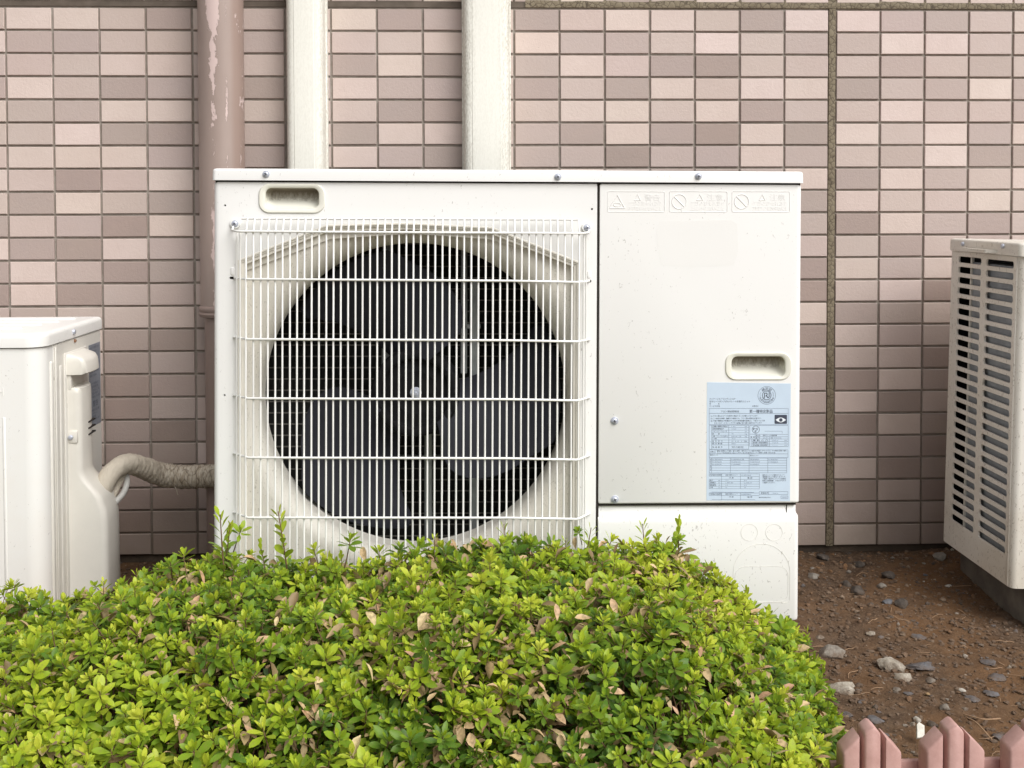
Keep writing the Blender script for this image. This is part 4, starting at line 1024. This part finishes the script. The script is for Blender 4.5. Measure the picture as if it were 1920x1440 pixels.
# rounded front corner, front face, back, bottom
cp = [(0, ry0 + .012)] + [(.012 - .012 * cos(R(q)), ry0 + .012 - .012 * sin(R(q))) for q in range(0, 91, 15)] + [(.75, ry0), (.75, ry1), (.0, ry1)]
mb = MB(); mb.loft([[(x, y, z) for x, y in cp] for z in (0.0, rh)], True, True, False); mb.build('casing', M['beige_unit'], ru, 40)
MB().bbox((-.0018, ry0 + .011, .001), (.003, ry0 + .019, rh - .001), .0012, 2).build('panel_fold', M['beige_unit'], ru, 40)
yfin = RL(1826, 490)[0] + .022
MB().box((.0095, ry0 + .02, .02), (.035, yfin, rh - .02)).build('heat_exchanger', M['fins_pale'], ru, 0)
z = .03
while z < rh - .03:
    MB().box((.0085, ry0 + .022, z), (.0093, yfin - .003, z + .0016)).build('coil_tube', M['hole'], ru, 0); z += pit_ / 1.0
MB().box((.006, yfin + .001, .01), (.012, yfin + .0045, rh - .01)).build('edge_strip', M['trim'], ru, 0)
MB().box((.05, yfin + .006, .01), (.052, ry1 - .005, rh - .01)).build('inner_wall', M['dark'], ru, 0)
MB().box((.001, ry1 - .004, .002), (.05, ry1 - .002, rh - .002)).build('inner_wall', M['dark'], ru, 0)
MB().box((.0365, ry0 + .02, .002), (.0385, ry1 - .005, rh - .002)).build('inner_wall', M['dark'], ru, 0)
def lidr(i, z): return [(x, y, z) for x, y in rrect(-.006 + i, ry0 - .006 + i, .756 - i, ry1 + .004 - i, .010, 5)]
MB().loft([lidr(0, rh + .001)] + [lidr(.005 * (1 - cos(R(q))), rh + .021 + .005 * sin(R(q))) for q in (0, 22, 45, 67, 90)], True, True).build('top_cover', M['beige_unit'], ru, 40)
ga, gb = RL(1818, 465)[0], RL(1876, 465)[0]
mb = MB(); gp_ = [(-.006, gb + .0), (-.024, gb + .016), (-.024, ga - .016), (-.006, ga)]
mb.loft([[(x, y, z) for x, y in gp_] for z in (rh + .003, rh + .0095)], True, True); mb.build('lifting_grip', M['beige_unit'], ru, 20)
for px in ((1811.5, 457.5), (1887, 461.5)):
    y, z = RL(*px); s = MB(); s.disc((0, 0), .0048, -.0035, .0006, 14, .0013); o = s.build('screw', M['screw'], ru, 50); o.rotation_euler = (0, 0, R(-90)); o.location = (-.0062, y, min(z, rh + .018))
MB().box((.05, ry0 + .005, -.003), (.74, ry1 - .005, 0.0005)).build('base_pan', M['beige_unit'], ru, 0)
b = MB().bbox((0, 0, 0), (.15, .315, .078), .006, 2).build('concrete_block', M['concrete'], None, 30); b.location = (1.03, -.445, -.0115)
tag(b, 'grey concrete block under the beige unit at the right edge', 'block', 'concrete blocks under the outdoor units')
b2 = MB().bbox((0, 0, 0), (.15, .22, .078), .006, 2).build('concrete_block', M['concrete'], None, 30); b2.location = (1.52, -.40, -.022)
tag(b2, 'grey concrete block beyond the right edge under the far end of the beige unit', 'block', 'concrete blocks under the outdoor units')

# ------------------------------------------------------------------ little pink picket edging
fe = empty('picket_edging_fence', (.52, -1.10, 0)); tag(fe, 'low pink picket edging fence in the bottom right corner', 'fence')
def picket(xa, xb, za_, zb_, peak=None):
    bm = bmesh.new(); dy = .028
    if peak: prof = [(xa, 0), (xb, 0), (xb, zb_), ((xa + xb) / 2 + .0015, peak), (xa, za_)]
    else: prof = [(xa, 0), (xb, 0), (xb, zb_), (xa, za_)]
    fr = [bm.verts.new((x - .52, -dy / 2, z - .03)) for x, z in prof]; bk = [bm.verts.new((x - .52, dy / 2, z - .03)) for x, z in prof]
    bm.faces.new(fr); bm.faces.new(list(reversed(bk))); n = len(prof)
    for i in range(n): bm.faces.new((fr[i], bk[i], bk[(i + 1) % n], fr[(i + 1) % n]))
    bmesh.ops.recalc_face_normals(bm, faces=bm.faces[:])
    bmesh.ops.bevel(bm, geom=bm.edges[:], offset=.0032, segments=2, affect='EDGES', profile=.5)
    me = bpy.data.meshes.new('picket'); bm.to_mesh(me); bm.free(); return mkobj('picket', me, M['picket'], fe, 40)
def cluster(x0):
    picket(x0 + .0035, x0 + .0240, .133 + .03, .153 + .03)
    picket(x0 + .0290, x0 + .0492, .156 + .03, .155 + .03, .164 + .03)
    picket(x0 + .0545, x0 + .0745, .152 + .03, .132 + .03)
for k in range(4): cluster(.4325 + .1010 * k)
for zz in (.035, .085): MB().bbox((.43 - .52, .0145, zz), (.82 - .52, .022, zz + .022), .002, 2).build('rail', M['picket'], fe, 40)

# ------------------------------------------------------------------ stones
def stone_mesh(sz, flat, seed, sub=2, rough=.30):
    bm = bmesh.new(); bmesh.ops.create_icosphere(bm, subdivisions=sub, radius=1)
    for v in bm.verts:
        n = v.co.copy(); k = 1 + rough * noise.noise(n * 1.5 + Vector((seed * 3.7, 0, 0))) + rough * .5 * noise.noise(n * 3.7 + Vector((0, seed, 0)))
        q = max(abs(n.x), abs(n.y), abs(n.z)); k *= (1 - .35) + .35 / (q + .3) * .85
        for fa, fb, fd in ((.7, .5, .62), (-.6, .75, .66), (.2, -.8, .6), (-.8, -.3, .68)):      # broken faces
            dd = (n.x * cos(seed + fa * 3) + n.y * sin(seed + fa * 3)) * .85 + n.z * fb
            if dd * k > fd: k = fd / dd
        v.co = Vector((n.x * k * sz[0], n.y * k * sz[1], n.z * k * sz[2] * flat))
    me = bpy.data.meshes.new('stone'); bm.to_mesh(me); bm.free(); return me
ST = [  # px, py, width px, material, flatness, depth ratio, label
 (1557, 1216, 52, 'st_grey', .42, .8, 'flat grey brown stone beside the hedge below the unit corner'),
 (1672, 1240, 50, 'st_pale', .5, .9, 'rough pale lump of rubble in the middle of the bare soil'),
 (1692, 1264, 32, 'st_pale', .5, 1.2, 'pale lump touching the lower edge of the big rubble piece'),
 (1725, 1243, 52, 'st_slate', .28, .7, 'dark slate slab right of the pale rubble'),
 (1745, 1269, 20, 'st_grey', .5, 1.6, 'narrow grey chip below the dark slate slab'),
 (1577, 1283, 50, 'st_pale', .42, .8, 'lumpy pale stone at the hedge edge above the pickets'),
 (1615, 1312, 15, 'st_slate', .5, 1.2, 'small oval blue grey pebble right of the hedge'),
 (1590, 1336, 22, 'st_slate', .35, 1.0, 'slate chip between hedge and leftmost pickets'),
 (1643, 1346, 30, 'st_slate', .35, 1.2, 'flat slate piece behind the first tall picket'),
 (1771, 1326, 20, 'st_grey', .8, 1.0, 'angular grey stone above the second tall picket'),
 (1748, 1357, 19, 'st_dark', .6, 1.2, 'small dark stone left of the second tall picket'),
 (1852, 1237, 28, 'st_slate', .3, 1.1, 'slate chip highest of the cluster at the right edge'),
 (1867, 1263, 34, 'st_slate', .3, .9, 'widest flat slate chip near the right edge'),
 (1825, 1308, 30, 'st_slate', .3, .7, 'long thin slate chip above the right pickets'),
 (1858, 1298, 27, 'st_slate', .3, 1.0, 'irregular slate chip right of the long thin one'),
 (1872, 1372, 23, 'st_slate', .6, 1.0, 'dark blue stone left of the rightmost picket'),
 (1823, 1340, 20, 'st_brown', .5, 1.1, 'round olive brown stone between the right picket groups'),
 (1690, 1136, 25, 'st_dark', .95, 1.0, 'rounded dark brown stone standing alone on the rusty soil'),
 (1663, 1132, 20, 'st_slate', .5, .9, 'half buried slate stone left of the rounded brown one'),
 (1607, 1111, 27, 'st_dark', .75, 1.0, 'dark brown clod-like stone under the wall'),
 (1588, 1098, 20, 'st_dark', .9, 1.0, 'small upright dark stone beside the dark brown clod'),
 (1665, 1087, 26, 'st_dark', .7, 1.0, 'angular black stone nearer the wall'),
 (1653, 1101, 22, 'st_grey', .6, 1.0, 'grey brown stone just below the angular black one'),
 (1762, 1055, 26, 'st_grey', .7, 1.0, 'grey stone lying at the wall foot beside the right unit'),
 (1632, 1183, 20, 'st_pale', .4, .8, 'thin pale chip between hedge and rubble'),
 (1537, 1187, 18, 'st_pale', .4, .8, 'pale chip close to the corner of the large unit'),
 (1723, 1190, 28, 'st_slate', .25, .7, 'flat slate chip above the slate slab'),
 (1653, 1210, 20, 'st_dark', .4, .8, 'dark chip just above the pale rubble'),
 (1739, 1302, 12, 'st_ochre', .7, 1.0, 'small orange ochre pebble'),
 (1682, 1290, 18, 'st_grey', .5, .9, 'grey green pebble below the pale rubble'),
 (1703, 1300, 19, 'st_slate', .4, .7, 'slate sliver beside the grey green pebble'),
 (1610, 1278, 16, 'st_dark', .5, 1.0, 'small dark stone right of the lumpy pale one'),
 (1805, 1296, 14, 'st_white', .5, 1.0, 'small white chip above the right pickets'),
 (1810, 1223, 11, 'st_white', .6, 1.4, 'little white chip on the rusty soil toward the right unit'),
 (1543, 1056, 26, 'st_dark', .6, 1.0, 'dark stone at the wall foot beside the large unit'),
 (1612, 1066, 24, 'st_dark', .6, 1.0, 'dark stone at the wall foot below the sealant joint'),
 (1525, 1081, 24, 'st_grey', .6, 1.0, 'grey brown stone close to the side of the large unit'),
 (1767, 1125, 14, 'st_brown', .5, .8, 'small brown stone on the rusty soil left of the concrete block'),
 (1720, 1347, 14, 'st_white', .5, 1.4, 'small white and grey chip behind the middle pickets'),
 (1699, 1355, 13, 'st_white', .5, .8, 'small cream chip right of the first tall picket'),
 (1778, 1100, 13, 'st_white', .5, .8, 'tiny pale chip near the concrete block'),
]
for i, (px, py, wpx, mt, fl, dr, lb) in enumerate(ST):
    p = atz(px, py + wpx * .10, 0); d = (p - O).length; wd = wpx / F * d / 2
    me = stone_mesh((wd, wd * dr, wd), fl, i + 1, 3 if wpx > 26 else 2, .42 if 'rubble' in lb or 'pale l' in lb or 'lumpy' in lb else .30)
    o = mkobj('stone', me, M[mt], None, 32 if fl < .5 else 45)
    o.location = (p.x, p.y, gheight(p.x, p.y) + wd * fl * .30); o.rotation_euler = (R(random.uniform(-8, 8)), R(random.uniform(-8, 8)), R(random.uniform(-25, 25)))
    tag(o, lb, 'stone', 'stones scattered on the bare soil')
p = atz(1724, 1392, 0)
mb = MB(); mb.prism([(-.008, -.010), (.004, -.008), (.010, .008), (.003, .013), (-.001, .010)], -.002, .002)
o = mb.build('plaster_shard', M['st_white'], None, 20); o.location = (p.x, p.y, .016); o.rotation_euler = (R(-48), R(6), R(8)); tag(o, 'white plaster shard leaning in the soil behind the pickets', 'shard')
# fine gravel as one mass
def ico():
    bm = bmesh.new(); bmesh.ops.create_icosphere(bm, subdivisions=1, radius=1); v = np.array([x.co[:] for x in bm.verts]); f = np.array([[q.index for q in x.verts] for x in bm.faces]); bm.free(); return v, f
iv, iF = ico()
def mass(name, n, region, smin, smax, mats, wts, label):
    VV, FF, mi = [], [], []
    for i in range(n):
        x = random.uniform(region[0], region[1]); y = random.uniform(region[2], region[3]); s = smin + (smax - smin) * random.random() ** 3
        q = iv * (1 + .35 * np.random.randn(len(iv), 1) * .6) * np.array([1, random.uniform(.6, 1.2), random.uniform(.35, .8)]) * s
        a_ = random.uniform(0, 6.28); ca_, sa_ = cos(a_), sin(a_); q = np.stack([q[:, 0] * ca_ - q[:, 1] * sa_, q[:, 0] * sa_ + q[:, 1] * ca_, q[:, 2]], 1)
        VV.append(q + np.array([x, y, gheight(x, y) + s * .15])); FF.append(iF + len(iv) * i); mi += [random.choices(range(len(mats)), wts)[0]] * len(iF)
    me = bpy.data.meshes.new(name); me.from_pydata(np.concatenate(VV).tolist(), [], np.concatenate(FF).tolist())
    for m_ in mats: me.materials.append(m_)
    me.polygons.foreach_set('material_index', mi); o = mkobj(name, me, None, None, 0); tag(o, label, 'gravel', kind='stuff')
M['clod'] = stone_mat('soil_crumb', (.065, .038, .022), (.20, .125, .075), 80)
M['clod2'] = stone_mat('soil_crumb_rusty', (.13, .065, .03), (.24, .13, .06), 80)
mass('gravel', 11000, (.40, 1.10, -1.14, .0), .0007, .0062, [M['clod'], M['clod2'], M['st_slate'], M['st_pale'], M['st_grey'], M['st_white'], M['st_brown'], M['st_dark']], [60, 20, 2.2, 1.0, 2.5, .35, 14, 14], 'crumbs of soil and fine gravel strewn over the bare earth')
mass('gravel', 1500, (-1.2, .42, -.12, .012), .001, .007, [M['clod'], M['st_dark'], M['st_brown'], M['st_grey']], [6, 3, 2, 1], 'dark crumbs and grit along the wall foot behind the units')
mb = MB()
for i in range(90):
    x = random.uniform(.42, 1.0); y = random.uniform(-1.12, -.03); a_ = random.uniform(0, 6.28); l_ = random.uniform(.008, .04); cv_ = random.uniform(-.4, .4)
    pts = []
    for k in range(5):
        t_ = k / 4; xx = x + cos(a_ + cv_ * t_ * 2) * l_ * t_; yy = y + sin(a_ + cv_ * t_ * 2) * l_ * t_; pts.append((xx, yy, gheight(xx, yy) + .0015 + .003 * sin(pi * t_) * random.random()))
    mb.tube(pts, random.uniform(.0003, .0007), 4, False)
tag(mb.build('dry_roots', M['straw'], None, 60), 'thin dry roots and straw bits on the soil', 'litter', kind='stuff')
for (pa, pb, pm, lb) in (((1806, 1344), (1876, 1352), (1843, 1358), 'pale bent dry twig lying above the right pickets'), ((1812, 1350), (1860, 1392), (1832, 1366), 'thin brown root running down toward the rightmost pickets'), ((1523, 1070), (1578, 1072), (1548, 1066), 'thin dry twig near the wall foot')):
    a_, b_, m_ = atz(*pa), atz(*pb), atz(*pm); pts = sm([a_ + Vector((0, 0, .004)), m_ + Vector((0, 0, .008)), b_ + Vector((0, 0, .004))], 6)
    o = MB().tube([p_ - a_ for p_ in pts], .0010, 6).build('dry_twig', M['straw'], None, 60); o.location = a_; tag(o, lb, 'twig')

# ------------------------------------------------------------------ azalea hedge
TOPPX = [(-200, 1150), (0, 1140), (100, 1128), (200, 1118), (260, 1090), (330, 1062), (400, 1052), (520, 1056), (640, 1060), (760, 1050), (850, 1030), (930, 1014), (1050, 1028), (1180, 1030), (1270, 1036), (1325, 1074), (1400, 1125), (1450, 1155), (1500, 1200), (1540, 1300), (1560, 1420)]
tp = [(at(a_, b_, -.74).x, at(a_, b_, -.74).z - .004) for a_, b_ in TOPPX]
TX = np.array([a_ for a_, _ in tp]); TZZ = np.array([b_ for _, b_ in tp])
def htop(x, y):
    xe = x + .17 * max(0, -.76 - y)
    z = float(np.interp(xe, TX, TZZ, left=TZZ[0], right=0.0))
    f_ = max(0.0, (-1.02 - y) / .30); z *= max(0.0, 1 - .55 * f_ ** 1.6)
    bk = max(0.0, (y + .715) / .05); z *= sqrt(max(0.0, 1 - min(1, bk) ** 2)) if bk > 0 else 1
    z += .014 * noise.noise(Vector((x * 6, y * 7, 0))) + .017 * noise.noise(Vector((x * 15, y * 17, 4))) - .004
    return z
def leaf_geo(Lh, Wd, fold=.28, curl=.25, young=0.0):
    ts = [0, .22, .55, .83, 1.0]; ws = [.07, .52, 1.0, .74, .04]; V_ = []; T_ = []
    for t_, w_ in zip(ts, ws):
        x = Lh * t_; z = -curl * Lh * t_ * t_ * .6
        h = Wd * w_ / 2
        V_ += [(x, -h, z + h * fold), (x, 0, z), (x, h, z + h * fold)]; T_ += [t_] * 3
    F_ = []
    for i in range(len(ts) - 1):
        a_ = i * 3; F_ += [(a_, a_ + 1, a_ + 4, a_ + 3), (a_ + 1, a_ + 2, a_ + 5, a_ + 4)]
    return np.array(V_), F_, np.array(T_)
def rotm(axis, ang): return np.array(Matrix.Rotation(ang, 3, axis))
def rosette(seed, kind='rosette'):
    rnd = random.Random(seed); VV, FF, TT = [], [], []; k = 0
    whorls = [(rnd.randint(4, 6), 12, .0195, .0), (rnd.randint(4, 5), 36, .0175, .32), (rnd.randint(3, 4), 62, .0125, .72), (2, 78, .008, 1.0)]
    hgt = [-.008, -.003, .001, .003]
    if kind == 'shoot':
        whorls = []; hgt = []
        nn = rnd.randint(15, 19)
        for i in range(nn): t_ = i / (nn - 1); whorls.append((1, 22 + 50 * t_ ** 2, .0235 * (1 - .45 * t_), .15 + .8 * t_ ** 2)); hgt.append(-.060 + .060 * t_)
    ph = rnd.uniform(0, 6.28)
    for wi, (n_, el, ln, yg) in enumerate(whorls):
        for i in range(n_):
            az = ph + (2 * pi * i / n_ if n_ > 1 else wi * 2.4) + rnd.uniform(-.25, .25) + wi * .6; e_ = R(el + rnd.uniform(-12, 12)); l_ = ln * rnd.uniform(.75, 1.2)
            v, f, tt = leaf_geo(l_, l_ * rnd.uniform(.37, .47), rnd.uniform(.12, .4), rnd.uniform(-.1, .5) * (1 - yg))
            roll = rotm('X', rnd.uniform(-.35, .35)); q = v @ roll.T; q = q @ rotm('Y', -e_).T; q = q @ rotm('Z', az).T
            q = q + np.array([cos(az) * .0012, sin(az) * .0012, hgt[wi] + rnd.uniform(-.001, .001)])
            VV.append(q); FF += [tuple(a_ + k for a_ in ff) for ff in f]; k += len(v)
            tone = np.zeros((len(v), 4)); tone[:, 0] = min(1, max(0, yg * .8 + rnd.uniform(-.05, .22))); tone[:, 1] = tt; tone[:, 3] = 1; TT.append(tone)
    # stem
    sb = MB(); dn = -.05 if kind == 'rosette' else -.085
    sb.tube([(0, 0, dn), (.0008, .0006, dn / 2), (0, 0, .002)], [.0011, .0009, .0006], 5, False); sv = np.array([tuple(p_) for p_ in sb.v])
    nl = len(FF); VV.append(sv); FF += [tuple(a_ + k for a_ in ff) for ff in sb.f]; tone = np.zeros((len(sv), 4)); tone[:, 0] = .3; tone[:, 1] = .5; tone[:, 3] = 1; TT.append(tone)
    return np.concatenate(VV), FF, np.concatenate(TT), nl
protos = [rosette(100 + i) for i in range(18)]; shoots = [rosette(300 + i, 'shoot') for i in range(4)]
def pmesh(pr, name):
    v, f, t_, nl = pr; me = bpy.data.meshes.new(name); me.from_pydata(v.tolist(), [], f)
    c_ = me.color_attributes.new('tone', 'FLOAT_COLOR', 'POINT'); c_.data.foreach_set('color', t_.astype(np.float32).ravel())
    me.materials.append(M['leaf']); me.materials.append(M['twig']); mi = [0] * nl + [1] * (len(f) - nl); me.polygons.foreach_set('material_index', mi)
    me.polygons.foreach_set('use_smooth', [True] * len(f)); return me
pm = [pmesh(p_, 'sprig') for p_ in protos]; sm_ = [pmesh(p_, 'shoot') for p_ in shoots]
hedge = empty('azalea_hedge', (-.15, -.95, 0)); tag(hedge, 'clipped azalea hedge with bright green leaves in front of the units', 'hedge'); HO = np.array([-.15, -.95, 0])
def lean(x, y, amt=.30):
    e_ = .012; gx_ = (htop(x + e_, y) - htop(x - e_, y)) / (2 * e_); gy_ = (htop(x, y + e_) - htop(x, y - e_)) / (2 * e_)
    n_ = Vector((-gx_ * .5, -gy_ * .5 - .22, 1)).normalized() + Vector((random.gauss(0, amt), random.gauss(0, amt), 0)); return n_.normalized()
def patch_tone(x, y): return .53 + .6 * noise.noise(Vector((x * 4.3, y * 4.7, 2.2)))
SP = []
step = .0214
for layer, (dz, st_, jitt) in enumerate(((0.0, step, .008), (-.018, step * 1.05, .011), (-.038, step * 1.15, .012), (-.065, step * 1.3, .014))):
    y = -1.32
    while y < -.665:
        x = -1.0
        while x < .56:
            X_, Y_ = x + random.gauss(0, jitt), y + random.gauss(0, jitt); h = htop(X_, Y_)
            if h > .02 and Y_ < -.668 and not (Y_ < -1.05 and X_ > .425):
                z = h + dz + random.gauss(0, .008)
                if layer == 0 and random.random() < .10: z += random.uniform(.008, .026)
                if z > .006: SP.append((X_, Y_, z, layer))
            x += st_
        y += st_ * .95
# right flank and front/back skins lower down
for i in range(900):
    y = random.uniform(-1.15, -.70); xe = random.uniform(.36, .52); X_ = xe - .17 * max(0, -.76 - y); h = htop(X_, y)
    if h > .03 and not (y < -1.05 and X_ > .425): SP.append((X_ + .008, y, random.uniform(.02, h), 0))
for i in range(500):
    X_ = random.uniform(-1.0, .42); h = htop(X_, -.70)
    if h > .03: SP.append((X_, random.uniform(-.685, -.668), random.uniform(.02, h), 1))
def place(pr, pos, n_, sc, spin, b):
    v, f, t_, nl = pr; q = n_.to_track_quat('Z', 'Y').to_matrix() @ Matrix.Rotation(spin, 3, 'Z')
    P = (v * sc) @ np.array(q).T + pos; T2 = t_.copy(); T2[:, 2] = b; return P, T2
# the 290 sprigs that show largest become parts
SP.sort(key=lambda s_: (s_[3] != 0, s_[1]))
def infr(s_):
    p_ = RM @ Vector((s_[0], CAMZ - s_[2], s_[1] + DIST)); u_, v_ = PX + F * p_[0] / p_[2], PY + F * p_[1] / p_[2]; return -20 < u_ < 1620 and v_ < 1450
parts, rest = [], []
for s_ in SP:
    (parts if (len(parts) < 290 and s_[3] == 0 and infr(s_)) else rest).append(s_)
for s_ in parts:
    i = random.randrange(len(pm)); o = bpy.data.objects.new('sprig', pm[i]); COL.objects.link(o); o.parent = hedge
    o.location = Vector(s_[:3]) - Vector(HO); q = lean(s_[0], s_[1]).to_track_quat('Z', 'Y') ; o.rotation_mode = 'QUATERNION'
    from mathutils import Quaternion
    o.rotation_quaternion = q @ Quaternion((0, 0, 1), random.uniform(0, 6.28)); sc = random.uniform(.56, 1.16); o.scale = (sc, sc, sc)
    o.color = (min(1, max(0, patch_tone(s_[0], s_[1]) + random.gauss(0, .2))), 0, 0, 1)
VV, FV, FL, TT, MI = [], [], [], [], []; k = 0; flat_f = {}
for i, pr in enumerate(protos): flat_f[i] = (np.concatenate([np.array(f) for f in pr[1]]), np.array([len(f) for f in pr[1]]), np.array([0] * pr[3] + [1] * (len(pr[1]) - pr[3])))
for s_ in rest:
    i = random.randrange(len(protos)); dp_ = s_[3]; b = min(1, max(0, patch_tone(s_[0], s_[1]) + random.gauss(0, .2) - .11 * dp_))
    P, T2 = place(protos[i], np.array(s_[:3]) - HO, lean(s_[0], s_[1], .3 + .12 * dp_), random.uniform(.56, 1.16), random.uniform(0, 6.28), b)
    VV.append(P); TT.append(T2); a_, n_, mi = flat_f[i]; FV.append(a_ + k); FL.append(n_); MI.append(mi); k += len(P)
def fast_mesh(name, VV, FV, FL, TT, MI, mats, parent, kind='stuff'):
    V_ = np.concatenate(VV).astype(np.float32); fv = np.concatenate(FV).astype(np.int32); fl = np.concatenate(FL).astype(np.int32)
    me = bpy.data.meshes.new(name); me.vertices.add(len(V_)); me.vertices.foreach_set('co', V_.ravel()); me.loops.add(len(fv)); me.loops.foreach_set('vertex_index', fv)
    me.polygons.add(len(fl)); st = np.concatenate([[0], np.cumsum(fl)[:-1]]).astype(np.int32); me.polygons.foreach_set('loop_start', st)
    me.update(calc_edges=True); c_ = me.color_attributes.new('tone', 'FLOAT_COLOR', 'POINT'); c_.data.foreach_set('color', np.concatenate(TT).astype(np.float32).ravel())
    for m_ in mats: me.materials.append(m_)
    me.polygons.foreach_set('material_index', np.concatenate(MI).astype(np.int32)); me.polygons.foreach_set('use_smooth', [True] * len(fl)); me.update()
    o = bpy.data.objects.new(name, me); COL.objects.link(o); o.parent = parent; o.color = (0, 0, 0, 1); o['kind'] = kind; return o
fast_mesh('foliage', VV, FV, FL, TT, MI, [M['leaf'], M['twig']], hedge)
print('sprigs', len(parts), len(rest))
# long shoots that stick out above the clipped top
SH = [(413, 968, 1.35, 0), (432, 985, 1.1, 1), (522, 962, 1.3, 2), (488, 1020, .9, 3), (945, 985, 1.1, 1), (1108, 992, 1.1, 2), (1205, 985, 1.15, 0), (1272, 980, 1.2, 3), (815, 1008, .9, 1), (1340, 1068, .8, 2), (1398, 1105, .9, 0), (255, 1075, .8, 3), (640, 1040, .8, 0), (905, 1015, .9, 2), (985, 1010, .8, 3), (1235, 1010, .8, 1), (1060, 1015, .8, 0), (75, 1108, .8, 2), (195, 1092, .9, 1), (1512, 1180, .8, 1), (1545, 1250, .8, 2)]
for px, py, sc, i in SH:
    Yp = -.735 if px < 1500 else -.80
    p_ = at(px, py, Yp); o = bpy.data.objects.new('shoot', sm_[i]); COL.objects.link(o); o.parent = hedge; o.location = p_ - Vector(HO)
    o.rotation_euler = (R(random.uniform(-10, 4)), R(random.uniform(-9, 9)), random.uniform(0, 6.28)); o.scale = (sc,) * 3; o.color = (random.uniform(.35, .7), 0, 0, 1)
# withered leaves
dl = []
for i in range(6):
    v, f, tt = leaf_geo(.021, .0078 + .0012 * (i % 3), .25 + .3 * (i % 3), [.6, -.2, .2, .9, .1, .4][i]); dl.append((v, f, tt))
dm = []
for v, f, tt in dl:
    me = bpy.data.meshes.new('withered_leaf'); me.from_pydata(v.tolist(), [], f); c_ = me.color_attributes.new('tone', 'FLOAT_COLOR', 'POINT')
    tn = np.zeros((len(v), 4)); tn[:, 1] = tt; tn[:, 3] = 1; c_.data.foreach_set('color', tn.astype(np.float32).ravel()); me.materials.append(M['dead']); me.polygons.foreach_set('use_smooth', [True] * len(f)); dm.append(me)
DV, DFv, DFl, DT, DM_ = [], [], [], [], []; k = 0; cnt = 0
for n_ in range(8000):
    x = random.uniform(-.95, .5); y = random.uniform(-1.25, -.69); h = htop(x, y)
    if h < .05 or (y < -1.05 and x > .42): continue
    dens = .5 + .8 * noise.noise(Vector((x * 5 + 9, y * 5, 1))) + (.25 if -.2 < x < .4 else 0)
    if random.random() > dens: continue
    pos = np.array([x, y, h + random.uniform(-.036, .006)]); eu = Euler((random.uniform(-.7, .7), random.uniform(-1.1, .5), random.uniform(0, 6.28))); i = random.randrange(6); b = random.random(); sc = random.uniform(.5, 1.35)
    if cnt < 290 and infr((x, y, h, 0)):
        o = bpy.data.objects.new('withered_leaf', dm[i]); COL.objects.link(o); o.parent = hedge; o.location = pos - HO; o.rotation_euler = eu; o.scale = (sc,) * 3; o.color = (b, 0, 0, 1); cnt += 1
    else:
        v, f, tt = dl[i]; P = (v * sc) @ np.array(eu.to_matrix()).T + pos - HO; tn = np.zeros((len(v), 4)); tn[:, 1] = tt; tn[:, 2] = b; tn[:, 3] = 1
        DV.append(P); DT.append(tn); DFv.append(np.array(f).ravel() + k); DFl.append(np.full(len(f), 4)); DM_.append(np.zeros(len(f))); k += len(v)
fast_mesh('withered_foliage', DV, DFv, DFl, DT, DM_, [M['dead']], hedge)
mb = MB()
for i in range(420):
    x = random.uniform(-.95, .42); y = random.uniform(-1.2, -.70); h = htop(x, y)
    if h < .06: continue
    b0 = Vector((x + random.gauss(0, .02), y + random.gauss(0, .02), .0)); b1 = Vector((x, y, h - .012)); m_ = (b0 + b1) / 2 + Vector((random.gauss(0, .008), random.gauss(0, .008), 0))
    mb.tube([b0 - Vector(HO), m_ - Vector(HO), b1 - Vector(HO)], [.0022, .0017, .0010], 5, False)
tag(mb.build('twigs', M['twig'], hedge, 60), kind='stuff')
